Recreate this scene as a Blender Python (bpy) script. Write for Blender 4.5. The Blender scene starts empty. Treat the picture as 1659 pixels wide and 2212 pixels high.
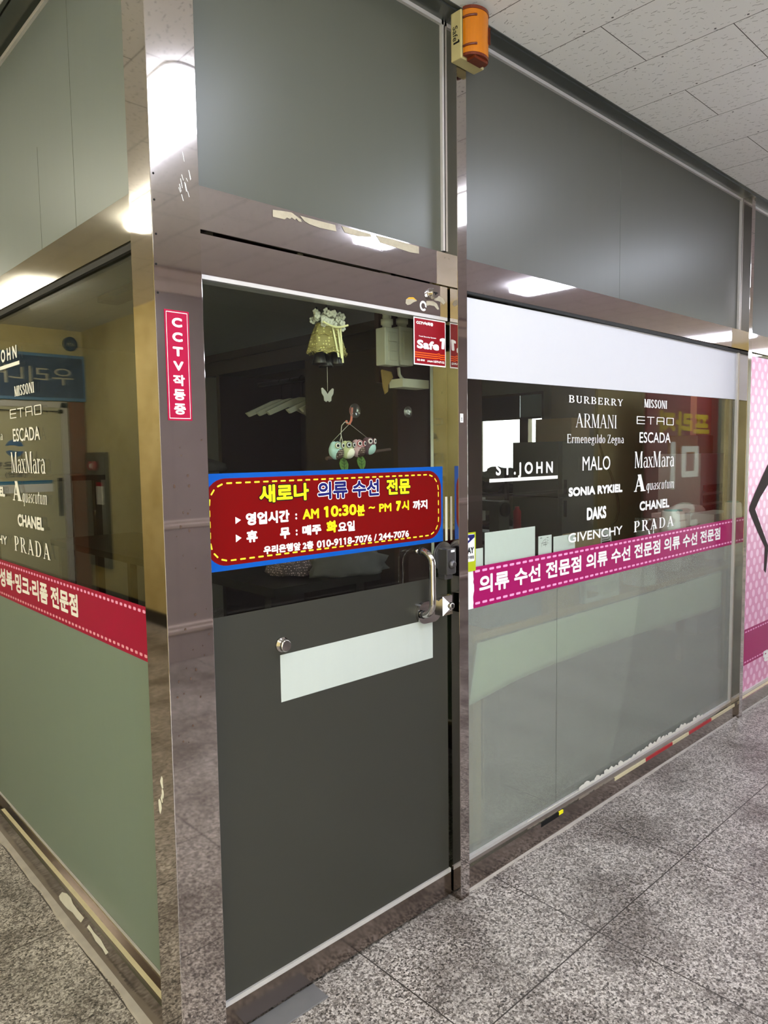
import bpy, bmesh, math, random
from mathutils import Vector, Matrix, noise
random.seed(7)
sc = bpy.context.scene
C = bpy.context.collection
V = Vector

# ------------------------------------------------------------------ camera
CAM = V((-0.73891, -1.52092, 1.5))
YAW, PITCH, ROLL = math.radians(43.03854), math.radians(-4.58619), math.radians(-0.78152)
FPX, IW, IH = 1554.29, 1659.0, 2212.0
_f = V((math.cos(PITCH)*math.sin(YAW), math.cos(PITCH)*math.cos(YAW), math.sin(PITCH)))
_r0 = V((math.cos(YAW), -math.sin(YAW), 0)); _u0 = _r0.cross(_f)
_r = math.cos(ROLL)*_r0 + math.sin(ROLL)*_u0
_u = -math.sin(ROLL)*_r0 + math.cos(ROLL)*_u0
cd = bpy.data.cameras.new('camera'); cam = bpy.data.objects.new('camera', cd); C.objects.link(cam)
cd.sensor_fit = 'HORIZONTAL'; cd.sensor_width = 36; cd.lens = FPX/IW*36
cd.clip_start = 0.02; cd.clip_end = 100
M = Matrix.Identity(4)
for i in range(3): M[i][0] = _r[i]; M[i][1] = _u[i]; M[i][2] = -_f[i]; M[i][3] = CAM[i]
cam.matrix_world = M
sc.camera = cam

def P(px, py, ax, val):          # the point of the plane (axis = val) that is measured at a photo pixel
    d = _f + (px-829.5)/FPX*_r - (py-1106.0)/FPX*_u
    return CAM + d*((val-CAM[ax])/d[ax])

# ------------------------------------------------------------------ world, exposure
W = bpy.data.worlds.new('daylight'); sc.world = W; W.use_nodes = True
W.node_tree.nodes['Background'].inputs[0].default_value = (0.95, 0.94, 1, 1)
W.node_tree.nodes['Background'].inputs[1].default_value = 8.0
sc.view_settings.view_transform = 'Standard'; sc.view_settings.look = 'None'
sc.view_settings.gamma = 1; sc.view_settings.use_curve_mapping = False
sc.view_settings.exposure = 0.6
LAMP_COOL, LAMP_WARM = 17.0, 17.0
sc.cycles.max_bounces = 12; sc.cycles.transparent_max_bounces = 24; sc.cycles.glossy_bounces = 6
sc.cycles.sample_clamp_indirect = 8.0; sc.cycles.caustics_reflective = False

# ------------------------------------------------------------------ materials
def lin(h):
    h = h.lstrip('#'); c = [int(h[i:i+2], 16)/255 for i in (0, 2, 4)]
    return tuple(x/12.92 if x <= .04045 else ((x+.055)/1.055)**2.4 for x in c) + (1,)
class NT:
    def __init__(s, name):
        s.m = bpy.data.materials.new(name); s.m.use_nodes = True; s.t = s.m.node_tree
        s.t.nodes.clear(); s.out = s.n('ShaderNodeOutputMaterial')
    def n(s, k, **kw):
        nd = s.t.nodes.new(k)
        for a, b in kw.items():
            if a.startswith('i_'): nd.inputs[int(a[2:]) if a[2:].isdigit() else a[2:].replace('_', ' ')].default_value = b
            else: setattr(nd, a, b)
        return nd
    def l(s, a, b): s.t.links.new(a, b)
    def ramp(s, fac, stops):
        r = s.n('ShaderNodeValToRGB'); e = r.color_ramp.elements
        e[0].position, e[0].color = stops[0][0], stops[0][1]; e[1].position, e[1].color = stops[-1][0], stops[-1][1]
        for p, c in stops[1:-1]: x = e.new(p); x.color = c
        s.l(fac, r.inputs[0]); return r.outputs[0]
    def math(s, op, a, b=None, c=None):
        m = s.n('ShaderNodeMath', operation=op)
        for i, v in enumerate((a, b, c)):
            if v is None: continue
            if isinstance(v, (int, float)): m.inputs[i].default_value = v
            else: s.l(v, m.inputs[i])
        return m.outputs[0]
    def pos(s, scale=(1, 1, 1), loc=(0, 0, 0), rot=(0, 0, 0)):
        g = s.n('ShaderNodeNewGeometry'); m = s.n('ShaderNodeMapping')
        m.inputs['Scale'].default_value = scale; m.inputs['Location'].default_value = loc; m.inputs['Rotation'].default_value = rot
        s.l(g.outputs['Position'], m.inputs[0]); return m.outputs[0]
    def mix(s, fac, a, b, mode='MIX'):
        m = s.n('ShaderNodeMix', data_type='RGBA', blend_type=mode)
        for v, i in ((fac, 0), (a, 6), (b, 7)):
            if isinstance(v, (int, float, tuple)): m.inputs[i].default_value = v
            else: s.l(v, m.inputs[i])
        return m.outputs[2]
    def noise(s, vec, scale, detail=3, rough=.5, dist=0):
        n = s.n('ShaderNodeTexNoise'); n.inputs['Scale'].default_value = scale; n.inputs['Detail'].default_value = detail
        n.inputs['Roughness'].default_value = rough; n.inputs['Distortion'].default_value = dist
        s.l(vec, n.inputs['Vector']); return n.outputs['Fac']
    def bump(s, h, strength, dist=.01):
        b = s.n('ShaderNodeBump'); b.inputs['Strength'].default_value = strength; b.inputs['Distance'].default_value = dist
        s.l(h, b.inputs['Height']); return b.outputs[0]
    def bsdf(s, col, rough=.5, metal=0, normal=None, **kw):
        b = s.n('ShaderNodeBsdfPrincipled')
        for v, k in ((col, 'Base Color'), (rough, 'Roughness'), (metal, 'Metallic')):
            if isinstance(v, (int, float, tuple)): b.inputs[k].default_value = v
            else: s.l(v, b.inputs[k])
        if normal is not None: s.l(normal, b.inputs['Normal'])
        for k, v in kw.items(): b.inputs[k.replace('_', ' ')].default_value = v
        return b.outputs[0]
    def done(s, sh): s.l(sh, s.out.inputs[0]); return s.m

def plain(name, col, rough=.5, metal=0, var=.06, scale=30, **kw):
    if any(k in name for k in ('vinyl', 'print', 'letter', 'sticker')): kw.setdefault('Specular_IOR_Level', .2)
    t = NT(name); c = lin(col); n = t.noise(t.pos(), scale, 4)
    c2 = tuple(x*(1-var*2) for x in c[:3])+(1,)
    return t.done(t.bsdf(t.mix(n, c, c2), rough, metal, **kw))

def steel(name, col='#8a8684', r0=.05, r1=.16, wave=.02, brush=0.0, axis=2, smear=.5):
    t = NT(name); p = t.pos()
    st = [40, 40, 40]; st[axis] = 2.0
    br = t.noise(t.pos(scale=tuple(st)), 8, 5, .7)
    cloud = t.noise(p, 5, 4, .6)
    rough = t.math('ADD', t.math('MULTIPLY', t.math('MULTIPLY', br, cloud), (r1-r0)*2.2), r0)
    c = lin(col); d = tuple(x*.78 for x in c[:3])+(1,)
    spots = t.ramp(t.noise(p, 55, 3, .6), [(.70, (0, 0, 0, 1)), (.76, (1, 1, 1, 1))])
    colr = t.mix(t.math('MULTIPLY', spots, .35), t.mix(cloud, c, d), lin('#5b4a44'))
    h = t.math('ADD', t.math('MULTIPLY', t.noise(p, 3.2, 1), 1.0), t.math('MULTIPLY', br, brush))
    return t.done(t.bsdf(colr, rough, 1, t.bump(h, wave, .05)))

def fresnel_fac(t, f0=.045, k=.955):
    lw = t.n('ShaderNodeLayerWeight'); lw.inputs[0].default_value = .5
    return t.math('ADD', t.math('MULTIPLY', t.math('POWER', lw.outputs['Facing'], 5.0), k), f0)
def clear_glass(name, tint='#f3f7f3', f0=.036):
    t = NT(name); tr = t.n('ShaderNodeBsdfTransparent'); tr.inputs[0].default_value = lin(tint)
    g = t.n('ShaderNodeBsdfGlossy'); g.inputs['Roughness'].default_value = 0.0; g.inputs[0].default_value = (1, 1, 1, 1)
    m = t.n('ShaderNodeMixShader'); t.l(fresnel_fac(t, f0), m.inputs[0]); t.l(tr.outputs[0], m.inputs[1]); t.l(g.outputs[0], m.inputs[2])
    return t.done(m.outputs[0])
def frosted(name, col, trans=.4, blur=.35, sheen=.28, tint='#c9d2c8', streak=.12, f0=.05, clear=.1):
    t = NT(name); p = t.pos()
    c = lin(col); n = t.noise(p, 2.3, 4, .6); fine = t.noise(p, 900, 2, .5)
    st = t.noise(t.pos(scale=(14, 14, .7)), 2.2, 5, .7)
    k = t.math('ADD', t.math('MULTIPLY', n, streak), t.math('ADD', t.math('MULTIPLY', fine, .12), t.math('MULTIPLY', st, streak*1.4)))
    colr = t.mix(k, c, tuple(min(1, x*1.9) for x in c[:3])+(1,))
    d = t.n('ShaderNodeBsdfDiffuse'); t.l(colr, d.inputs[0])
    rf = t.n('ShaderNodeBsdfRefraction'); rf.inputs['IOR'].default_value = 1.12; rf.inputs['Roughness'].default_value = blur
    rf.inputs[0].default_value = lin(tint)
    tp = t.n('ShaderNodeBsdfTransparent'); tp.inputs[0].default_value = lin(tint); m0 = t.n('ShaderNodeMixShader'); m0.inputs[0].default_value = clear; t.l(rf.outputs[0], m0.inputs[1]); t.l(tp.outputs[0], m0.inputs[2])
    m1 = t.n('ShaderNodeMixShader'); m1.inputs[0].default_value = trans; t.l(d.outputs[0], m1.inputs[1]); t.l(m0.outputs[0], m1.inputs[2])
    g = t.n('ShaderNodeBsdfGlossy'); g.inputs['Roughness'].default_value = sheen
    m2 = t.n('ShaderNodeMixShader'); t.l(fresnel_fac(t, f0, .5), m2.inputs[0]); t.l(m1.outputs[0], m2.inputs[1]); t.l(g.outputs[0], m2.inputs[2])
    return t.done(m2.outputs[0])
def emit(name, col, s):
    t = NT(name); e = t.n('ShaderNodeEmission'); e.inputs[0].default_value = lin(col); e.inputs[1].default_value = s
    return t.done(e.outputs[0])

def granite():
    t = NT('granite_floor'); p = t.pos()
    def cells(sc_):
        v = t.n('ShaderNodeTexVoronoi'); v.inputs['Scale'].default_value = sc_; t.l(p, v.inputs['Vector'])
        q = t.n('ShaderNodeSeparateColor'); t.l(v.outputs['Color'], q.inputs[0]); return q.outputs[0]
    n2 = t.noise(p, 330, 2, .6); w1, w2 = cells(165), cells(300)
    sp = t.math('ADD', t.math('MULTIPLY', w1, .55), t.math('ADD', t.math('MULTIPLY', w2, .35), t.math('MULTIPLY', t.noise(p, 60, 2), .25)))
    g = t.ramp(sp, [(.22, lin('#2f2d2a')), (.40, lin('#736b66')), (.62, lin('#9e9691')), (.85, lin('#d3ccc7'))])
    blot = t.ramp(t.noise(p, 2.6, 3, .55), [(.38, (.52, .50, .49, 1)), (.56, (1, 1, 1, 1))])
    c = t.mix(1.0, g, blot, 'MULTIPLY')
    b = t.n('ShaderNodeTexBrick'); b.offset = 0; b.squash = 1
    for k, v in (('Scale', 1), ('Mortar Size', .0022), ('Brick Width', .6), ('Row Height', .6), ('Mortar Smooth', 0.1)): b.inputs[k].default_value = v
    t.l(t.pos(loc=(0.0, 0.402, 0)), b.inputs['Vector'])
    c = t.mix(b.outputs['Fac'], c, lin('#38332f'))
    r = t.math('ADD', t.math('MULTIPLY', n2, .25), .30)
    return t.done(t.bsdf(c, r, 0, t.bump(b.outputs['Fac'], -.4, .002)))
def ceiling_tile():
    t = NT('gypsum_ceiling_tile'); p = t.pos()
    b = t.n('ShaderNodeTexBrick'); b.offset = .5; b.squash = 1
    for k, v in (('Scale', 1), ('Mortar Size', .0014), ('Brick Width', .58), ('Row Height', .30), ('Mortar Smooth', .05)): b.inputs[k].default_value = v
    g = t.n('ShaderNodeNewGeometry'); sx = t.n('ShaderNodeSeparateXYZ'); t.l(g.outputs['Position'], sx.inputs[0])
    cx = t.n('ShaderNodeCombineXYZ'); t.l(t.math('ADD', sx.outputs[1], .545+5.8), cx.inputs[0]); t.l(t.math('ADD', sx.outputs[0], -.21+6.0), cx.inputs[1])
    t.l(cx.outputs[0], b.inputs['Vector'])
    def ticks(scale, half, wid_, off):
        vo = t.n('ShaderNodeTexVoronoi', voronoi_dimensions='2D'); vo.inputs['Scale'].default_value = scale; vo.inputs['Randomness'].default_value = .8
        pp = t.pos(loc=(off, off, 0)); t.l(pp, vo.inputs['Vector'])
        df = t.n('ShaderNodeVectorMath', operation='SUBTRACT'); t.l(pp, df.inputs[0]); t.l(vo.outputs['Position'], df.inputs[1])
        rc = t.n('ShaderNodeSeparateColor'); t.l(vo.outputs['Color'], rc.inputs[0])
        ro = t.n('ShaderNodeVectorRotate', rotation_type='Z_AXIS'); t.l(df.outputs[0], ro.inputs['Vector']); t.l(t.math('ADD', t.math('MULTIPLY', rc.outputs[0], 1.3), -.65), ro.inputs['Angle'])
        q = t.n('ShaderNodeSeparateXYZ'); t.l(ro.outputs[0], q.inputs[0])
        wig = t.math('MULTIPLY', t.math('SINE', t.math('MULTIPLY', q.outputs[1], 260.0)), t.math('MULTIPLY', rc.outputs[1], .004))
        a_ = t.math('LESS_THAN', t.math('ABSOLUTE', t.math('ADD', q.outputs[0], wig)), wid_)
        b_ = t.math('LESS_THAN', t.math('ABSOLUTE', q.outputs[1]), t.math('MULTIPLY', rc.outputs[2], half))
        return t.math('MULTIPLY', a_, b_)
    mark = t.math('MAXIMUM', ticks(23, .013, .0014, 0), ticks(31, .006, .0012, 5.3))
    vo = t.n('ShaderNodeTexVoronoi'); vo.inputs['Scale'].default_value = 30; t.l(p, vo.inputs['Vector'])
    dot = t.math('LESS_THAN', vo.outputs['Distance'], .05)
    c = t.mix(t.noise(p, 1.5, 3), lin('#f1f0ef'), lin('#e8e7e6'))
    c = t.mix(t.math('MULTIPLY', t.math('MAXIMUM', mark, t.math('MULTIPLY', dot, .5)), .55), c, lin('#5b5755'))
    c = t.mix(b.outputs['Fac'], c, lin('#4c4845'))
    h = t.math('SUBTRACT', t.math('MULTIPLY', t.noise(p, 400, 2), .15), t.math('ADD', mark, b.outputs['Fac']))
    return t.done(t.bsdf(c, .85, 0, t.bump(h, .5, .003)))
def marble(name, a, b_):
    t = NT(name); p = t.pos()
    n = t.noise(p, 3, 6, .6, .8)
    c = t.mix(n, lin(a), lin(b_))
    br = t.n('ShaderNodeTexBrick'); br.offset = 0
    for k, v in (('Scale', 1), ('Mortar Size', .0012), ('Brick Width', 1.0), ('Row Height', 5.0)): br.inputs[k].default_value = v
    t.l(t.pos(loc=(.3, 0, .4), rot=(math.pi/2, 0, 0)), br.inputs['Vector'])
    c = t.mix(t.math('MULTIPLY', br.outputs['Fac'], .5), c, lin('#5a4f50'))
    return t.done(t.bsdf(c, .3))
def stained(name, a, b_, rough=.6):
    t = NT(name); p = t.pos()
    n = t.ramp(t.noise(p, 2.5, 6, .65, .4), [(.42, (0, 0, 0, 1)), (.7, (1, 1, 1, 1))])
    return t.done(t.bsdf(t.mix(n, lin(a), lin(b_)), rough))
def wood(name, a, b_, axis=2, rough=.45):
    t = NT(name); s = [26, 26, 26]; s[axis] = 1.6
    n = t.noise(t.pos(scale=tuple(s)), 1.5, 5, .6, .5)
    return t.done(t.bsdf(t.mix(n, lin(a), lin(b_)), rough))
def polka(name):
    t = NT(name); g = t.n('ShaderNodeNewGeometry'); sx = t.n('ShaderNodeSeparateXYZ'); t.l(g.outputs['Position'], sx.inputs[0])
    s = .092
    def grid(ox, oz):
        a = t.math('SUBTRACT', t.math('FRACT', t.math('ADD', t.math('DIVIDE', sx.outputs[0], s*.98), ox+20)), .5)
        b = t.math('SUBTRACT', t.math('FRACT', t.math('ADD', t.math('DIVIDE', sx.outputs[2], s*1.02), oz)), .5)
        return t.math('LESS_THAN', t.math('ADD', t.math('MULTIPLY', a, a), t.math('MULTIPLY', b, b)), .055)
    m = t.math('MAXIMUM', grid(0, 0), grid(.5, .5))
    return t.done(t.bsdf(t.mix(m, lin('#e08fb8'), lin('#f6c6df')), .35))
def dotted(name, base, dotc, s=160, th=.2):
    t = NT(name); v = t.n('ShaderNodeTexVoronoi'); v.inputs['Scale'].default_value = s; v.inputs['Randomness'].default_value = .25
    t.l(t.pos(), v.inputs['Vector'])
    return t.done(t.bsdf(t.mix(t.math('LESS_THAN', v.outputs['Distance'], th), lin(base), lin(dotc)), .8))

MAT = dict(
    pillar=steel('polished_pillar_steel', '#d0c8c4', .015, .05, .0025, .04, 2),
    pillar_upper=steel('brushed_pillar_steel', '#a8a3a0', .10, .26, .012, .3, 2),
    post=steel('polished_post_steel', '#c8c0bc', .015, .05, .003, .04, 2),
    rail=steel('brushed_rail_steel', '#d4cccc', .012, .035, .004, .05, 0),
    rail_side=steel('brushed_side_rail_steel', '#b9b4aa', .03, .07, .005, .08, 1),
    base=steel('base_steel', '#9a8e86', .06, .2, .015, .1, 0),
    alu=plain('pale_aluminium', '#d6d2d0', .35, .35),
    darkgap=plain('gap_black', '#121212', .7),
    head=plain('grey_head_trim', '#6d716d', .3, .8),
    glass=clear_glass('clear_glass'), glass_door=clear_glass('door_glass', '#f3f7f3', .022),
    frost_door=frosted('frosted_door_film', '#403f3a', .34, .30, .30, '#b9c0b2', .05),
    frost_shop=frosted('frosted_window_film', '#d3d6d0', .80, .05, .25, '#f1f5ef', .10, .05, .6),
    frost_side=frosted('frosted_green_film', '#8a9b90', .30, .40, .30, '#b8c8b0', .06),
    frost_up=frosted('frosted_fanlight', '#5a5b52', .30, .45, .34, '#b4baa8', .08),
    frost_upr=frosted('frosted_upper_pane', '#5a5953', .30, .45, .34, '#b4baa8', .14),
    frost_ups=frosted('frosted_side_upper_pane', '#7b8484', .35, .45, .34, '#bcc6b0', .12),
    frost_white=frosted('white_frosted_sheet', '#b9c0bb', .08, .4, .4, '#ffffff', .06),
    floor=granite(), ceiling=ceiling_tile(),
    lilac=marble('lilac_marble', '#a69c99', '#978e8b'), lilac_trim=marble('lilac_marble_trim', '#d8ccc6', '#c4b8b4'),
    cream=stained('cream_wall_paint', '#e8d79c', '#cbb778'),
    cream_in=stained('pale_cream_board', '#fffdf0', '#f2eed6'),
    white=plain('white_vinyl', '#f4f4f4', .4, 0, .01), white_letter=plain('white_lettering', '#fbfbf8', .45, 0, 0),
    paper=plain('white_paper', '#fbfbfd', .7, 0, .05, 60), black=plain('black_print', '#121212', .7, 0, 0, 30, Specular_IOR_Level=.2),
    plaster=plain('shop_wall_paint', '#8f8d80', .8), shopceil=plain('shop_ceiling_board', '#a5a9a6', .85),
    skirting=plain('black_skirting', '#1c1915', .35),
    silicone=plain('dirty_silicone', '#b8b0a8', .6, 0, .2, 20),
    brown=wood('dark_red_wood', '#24100e', '#150908'), brown2=wood('dark_wood_board', '#3a1f1a', '#28130d'),
    orangewood=wood('orange_wood', '#8a4a22', '#6b3416'), lightwood=wood('light_wood', '#c9a77c', '#a98659', 0),
    magenta=plain('magenta_vinyl', '#a80f62', .4, 0, .03), magenta2=plain('crimson_vinyl', '#a8123f', .4, 0, .03),
    pink=plain('pink_dash_print', '#f3a9d5', .4, 0, 0), polka=polka('polka_dot_pink'),
    blue=plain('blue_vinyl', '#0a54b2', .4, 0, .02), red=plain('deep_red_vinyl', '#760102', .4, 0, .04),
    yellow=plain('yellow_print', '#f7ee1e', .45, 0, 0), ydash=plain('yellow_dash_print', '#f8e43c', .45, 0, 0),
    navy=plain('navy_print', '#181a66', .45, 0, 0), cctvred=plain('crimson_sticker', '#a30f3c', .45, 0, .02),
    safered=plain('red_sticker', '#8a0418', .4, 0, .03), orange=plain('orange_print', '#f0601a', .45, 0, 0),
    chrome=steel('chrome', '#cfcac6', .02, .06, .004, 0), lockgrey=plain('grey_lock_metal', '#5c5a5c', .35, .7),
    rubber=plain('black_ring', '#0b0b0b', .5),
    amber=wood('amber_plastic', '#c9770f', '#b3650c', 2, .25), amberdark=plain('brown_amber_plastic', '#6e2d16', .3, 0, .15),
    ivory=plain('ivory_plastic', '#bfb27e', .45), ivory2=plain('ivory_switch_plastic', '#e0dbc8', .4),
    tape=plain('old_masking_tape', '#bdb29c', .7, 0, .2, 50), cream_tape=plain('cream_tape', '#d9cda8', .6, 0, .1),
    browntape=plain('brown_packing_tape', '#a4864c', .25), hazred=plain('red_tape', '#b01823', .45),
    whitepaint=plain('flaking_white_paint', '#f1efe6', .7, 0, .1),
    cloth=plain('offwhite_cloth', '#eeefe2', .9, 0, .06, 8), greycloth=plain('grey_cloth', '#5a5654', .9, 0, .3, 20),
    fridge=plain('grey_green_enamel', '#5e6259', .35), bluegrey=plain('blue_grey_plastic', '#5d6a78', .5),
    plwhite=plain('white_plastic', '#e9e7e4', .4), thread=plain('white_thread', '#f1ece6', .8, 0, .05, 300),
    cardb=plain('cardboard', '#a58c66', .8), teal=plain('teal_plastic', '#7fb7b0', .5), darkmetal=plain('dark_metal', '#24231f', .5, .5),
    reddark=plain('red_plastic', '#b3152a', .4), pinkcloth=plain('pink_cloth', '#d98ba4', .9),
    navyblind=plain('navy_blind', '#252d3c', .8), skyblind=plain('pale_blue_blind', '#9fb6c6', .7),
    signblue=plain('bank_sign_blue', '#2c4a72', .4), signedge=plain('bank_sign_edge', '#5b8fc0', .4),
    signtext=plain('pale_sign_lettering', '#cfcab4', .5), steelbox=plain('hydrant_steel', '#6b6355', .3, .7),
    gold=plain('gold_lace', '#b5a357', .6, .1, .3, 250), goldpale=plain('cream_ribbon', '#e9e0a4', .5, 0, .05), flower=plain('ivory_petal', '#d9d4c0', .8, 0, .1),
    bronze=plain('dark_bronze', '#3d3a34', .35, .8), greyfelt=plain('grey_felt', '#a49f93', .9),
    mint=plain('mint_fabric', '#b4d2cb', .85), dots=dotted('brown_dotted_fabric', '#4b342c', '#e8d8c2', 170, .22),
    spots=dotted('cream_spotted_fabric', '#efe6d3', '#8a5a34', 70, .2), lime=plain('lime_fabric', '#c6c795', .85),
    rose=plain('rose_fabric', '#c9a0a4', .85), plum=dotted('plum_dotted_fabric', '#473338', '#c9b9b4', 220, .16), plumplain=plain('plum_fabric', '#5c3f48', .85),
    leafg=plain('green_felt', '#5d7f34', .9), twig=wood('twig_bark', '#5a4032', '#3a281f', 0, .8), string=plain('grey_string', '#bdb7a8', .8),
    cup=clear_glass('clear_plastic', '#eef0ee', .12), coral=plain('coral_plastic', '#dc7d6c', .3),
    figure=plain('dark_figure_print', '#3a302e', .8, 0, .06, 30, Specular_IOR_Level=.15), bluespot=plain('blue_print', '#3c4f8c', .45),
    paygreen=plain('lime_print', '#b9c51e', .45), yboard=stained('yellow_board', '#d9c98c', '#c4b070'), plaza=plain('maroon_banner', '#8e1524', .6),
    plazayellow=plain('banner_yellow_lettering', '#d8bc1c', .6), greypillar=plain('grey_green_pillar', '#8c8f80', .5),
    frame_white=plain('white_enamel', '#dedfe0', .4),
    lampw=emit('warm_tube_light', '#fbf6e0', LAMP_WARM), lampc=emit('cool_panel_light', '#e9efff', LAMP_COOL), lampw_rim=emit('warm_light_rim', '#fbf6e0', LAMP_WARM), lampc_rim=emit('cool_light_rim', '#e9efff', LAMP_COOL), deadlamp=plain('unlit_diffuser', '#6f736f', .5),
)

# ------------------------------------------------------------------ builders
def link(name, me, mats, parent=None):
    o = bpy.data.objects.new(name, me); C.objects.link(o)
    for m in (mats if isinstance(mats, (list, tuple)) else [mats]): me.materials.append(MAT[m] if isinstance(m, str) else m)
    if parent is not None: o.parent = parent
    return o
class MB:
    def __init__(s): s.bm = bmesh.new(); s.mi = 0
    def face(s, pts):
        vs = [s.bm.verts.new(p) for p in pts]
        try:
            f = s.bm.faces.new(vs); f.material_index = s.mi; return f
        except ValueError: return None
    def box(s, x0, x1, y0, y1, z0, z1, bevel=0):
        r = bmesh.ops.create_cube(s.bm, size=1)
        for v in r['verts']: v.co = V((x0+(v.co.x+.5)*(x1-x0), y0+(v.co.y+.5)*(y1-y0), z0+(v.co.z+.5)*(z1-z0)))
        fs = set(f for v in r['verts'] for f in v.link_faces)
        for f in fs: f.material_index = s.mi
        if bevel:
            es = list(set(e for v in r['verts'] for e in v.link_edges))
            bmesh.ops.bevel(s.bm, geom=es, offset=bevel, segments=2, affect='EDGES', profile=.5)
        return s
    def hexa(s, p):       # eight corners: bottom 4 then top 4
        v = [s.bm.verts.new(q) for q in p]
        for i in ((3, 2, 1, 0), (4, 5, 6, 7), (0, 1, 5, 4), (1, 2, 6, 5), (2, 3, 7, 6), (3, 0, 4, 7)):
            f = s.bm.faces.new([v[k] for k in i]); f.material_index = s.mi
        return s
    def prism(s, pts, off):     # polygon extruded by a vector
        off = V(off); a = [s.bm.verts.new(p) for p in pts]; b = [s.bm.verts.new(V(p)+off) for p in pts]; n = len(a)
        for f in [s.bm.faces.new(a[::-1]), s.bm.faces.new(b)] + [s.bm.faces.new((a[i], a[(i+1) % n], b[(i+1) % n], b[i])) for i in range(n)]: f.material_index = s.mi
        return s
    def tube(s, path, r, seg=10, cap=True):
        path = [V(p) for p in path]; rings = []; rr = r if isinstance(r, (list, tuple)) else [r]*len(path)
        up = None
        for i, p in enumerate(path):
            t = (path[min(i+1, len(path)-1)]-path[max(i-1, 0)]).normalized()
            if up is None: up = V((0, 0, 1)) if abs(t.z) < .9 else V((1, 0, 0))
            a = (up - t*up.dot(t)).normalized(); b = t.cross(a); up = a
            rings.append([s.bm.verts.new(p+(a*math.cos(k/seg*6.28319)+b*math.sin(k/seg*6.28319))*rr[i]) for k in range(seg)])
        for i in range(len(rings)-1):
            for k in range(seg):
                f = s.bm.faces.new((rings[i][k], rings[i][(k+1) % seg], rings[i+1][(k+1) % seg], rings[i+1][k])); f.smooth = True; f.material_index = s.mi
        if cap:
            for f in (s.bm.faces.new(rings[0][::-1]), s.bm.faces.new(rings[-1])): f.material_index = s.mi
        return s
    def lathe(s, c, axis, prof, seg=24, squash=1.0, ref=None):   # prof: (distance along axis, radius)
        ax = V(axis).normalized(); up = V(ref) if ref else (V((0, 0, 1)) if abs(ax.z) < .9 else V((1, 0, 0)))
        a = (up-ax*up.dot(ax)).normalized(); b = ax.cross(a); c = V(c); rings = []
        for h, r in prof:
            rings.append([s.bm.verts.new(c+ax*h+(a*math.cos(k/seg*6.28319)+b*squash*math.sin(k/seg*6.28319))*max(r, 1e-5)) for k in range(seg)])
        for i in range(len(rings)-1):
            for k in range(seg):
                f = s.bm.faces.new((rings[i][k], rings[i][(k+1) % seg], rings[i+1][(k+1) % seg], rings[i+1][k])); f.smooth = True; f.material_index = s.mi
        for f in (s.bm.faces.new(rings[0][::-1]), s.bm.faces.new(rings[-1])): f.material_index = s.mi
        return s
    def ball(s, c, rx, ry, rz, seg=20, rot=None, fn=None):
        r = bmesh.ops.create_uvsphere(s.bm, u_segments=seg, v_segments=max(8, seg//2), radius=1)
        for v in r['verts']:
            co = v.co.copy()
            if fn: co = fn(co)
            co = V((co.x*rx, co.y*ry, co.z*rz))
            if rot: co = rot @ co
            v.co = V(c)+co
            for f in v.link_faces: f.smooth = True; f.material_index = s.mi
        return s
    def build(s, name, mats, parent=None, smooth=False):
        bmesh.ops.recalc_face_normals(s.bm, faces=s.bm.faces) if not getattr(s, 'keep', False) else None
        me = bpy.data.meshes.new(name); s.bm.to_mesh(me); s.bm.free()
        if smooth:
            for p in me.polygons: p.use_smooth = True
        if parent is not None:
            w = V((0, 0, 0)); q = parent
            while q is not None: w += q.location; q = q.parent
            me.transform(Matrix.Translation(-w)); return link(name, me, mats, parent)
        xs = [v.co for v in me.vertices]
        lo = V([min(c[i] for c in xs) for i in range(3)]); hi = V([max(c[i] for c in xs) for i in range(3)])
        b = V(((lo.x+hi.x)/2, (lo.y+hi.y)/2, lo.z)); me.transform(Matrix.Translation(-b))
        o = link(name, me, mats); o.location = b; return o
def tag(o, label, cat, group=None):
    o['label'] = label; o['category'] = cat
    if group: o['group'] = group
    return o
def thing(name, label, cat, loc, group=None):
    o = bpy.data.objects.new(name, None); o.empty_display_size = .05; C.objects.link(o); o.location = loc
    return tag(o, label, cat, group)
def struct(o): o['kind'] = 'structure'; return o
def sempty(name, loc):
    o = bpy.data.objects.new(name, None); o.empty_display_size = .05; C.objects.link(o); o.location = loc; return struct(o)
def dup(root, loc, label, group=None):
    r = root.copy(); C.objects.link(r); r.location = loc; r['label'] = label
    if group: r['group'] = group
    for ch in list(root.children):
        c = ch.copy(); C.objects.link(c); c.parent = r
        for g in ch.children: d = g.copy(); C.objects.link(d); d.parent = c
    return r

# planes: R = shop front facing -y (u = x), L = side front facing -x (u = -y), S = opposite wall facing +y (u = -x), E = end wall facing -y
def fR(y0): return lambda u, v, d=0: V((u, y0-d, v))
def fL(x0): return lambda u, v, d=0: V((x0-d, -u, v))
def fS(y0): return lambda u, v, d=0: V((-u, y0+d, v))
def fW(x0): return lambda u, v, d=0: V((x0+d, u, v))      # wall facing +x
def uvR(px, py, y0): p = P(px, py, 1, y0); return (p.x, p.z)
def uvL(px, py, x0): p = P(px, py, 0, x0); return (-p.y, p.z)

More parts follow.
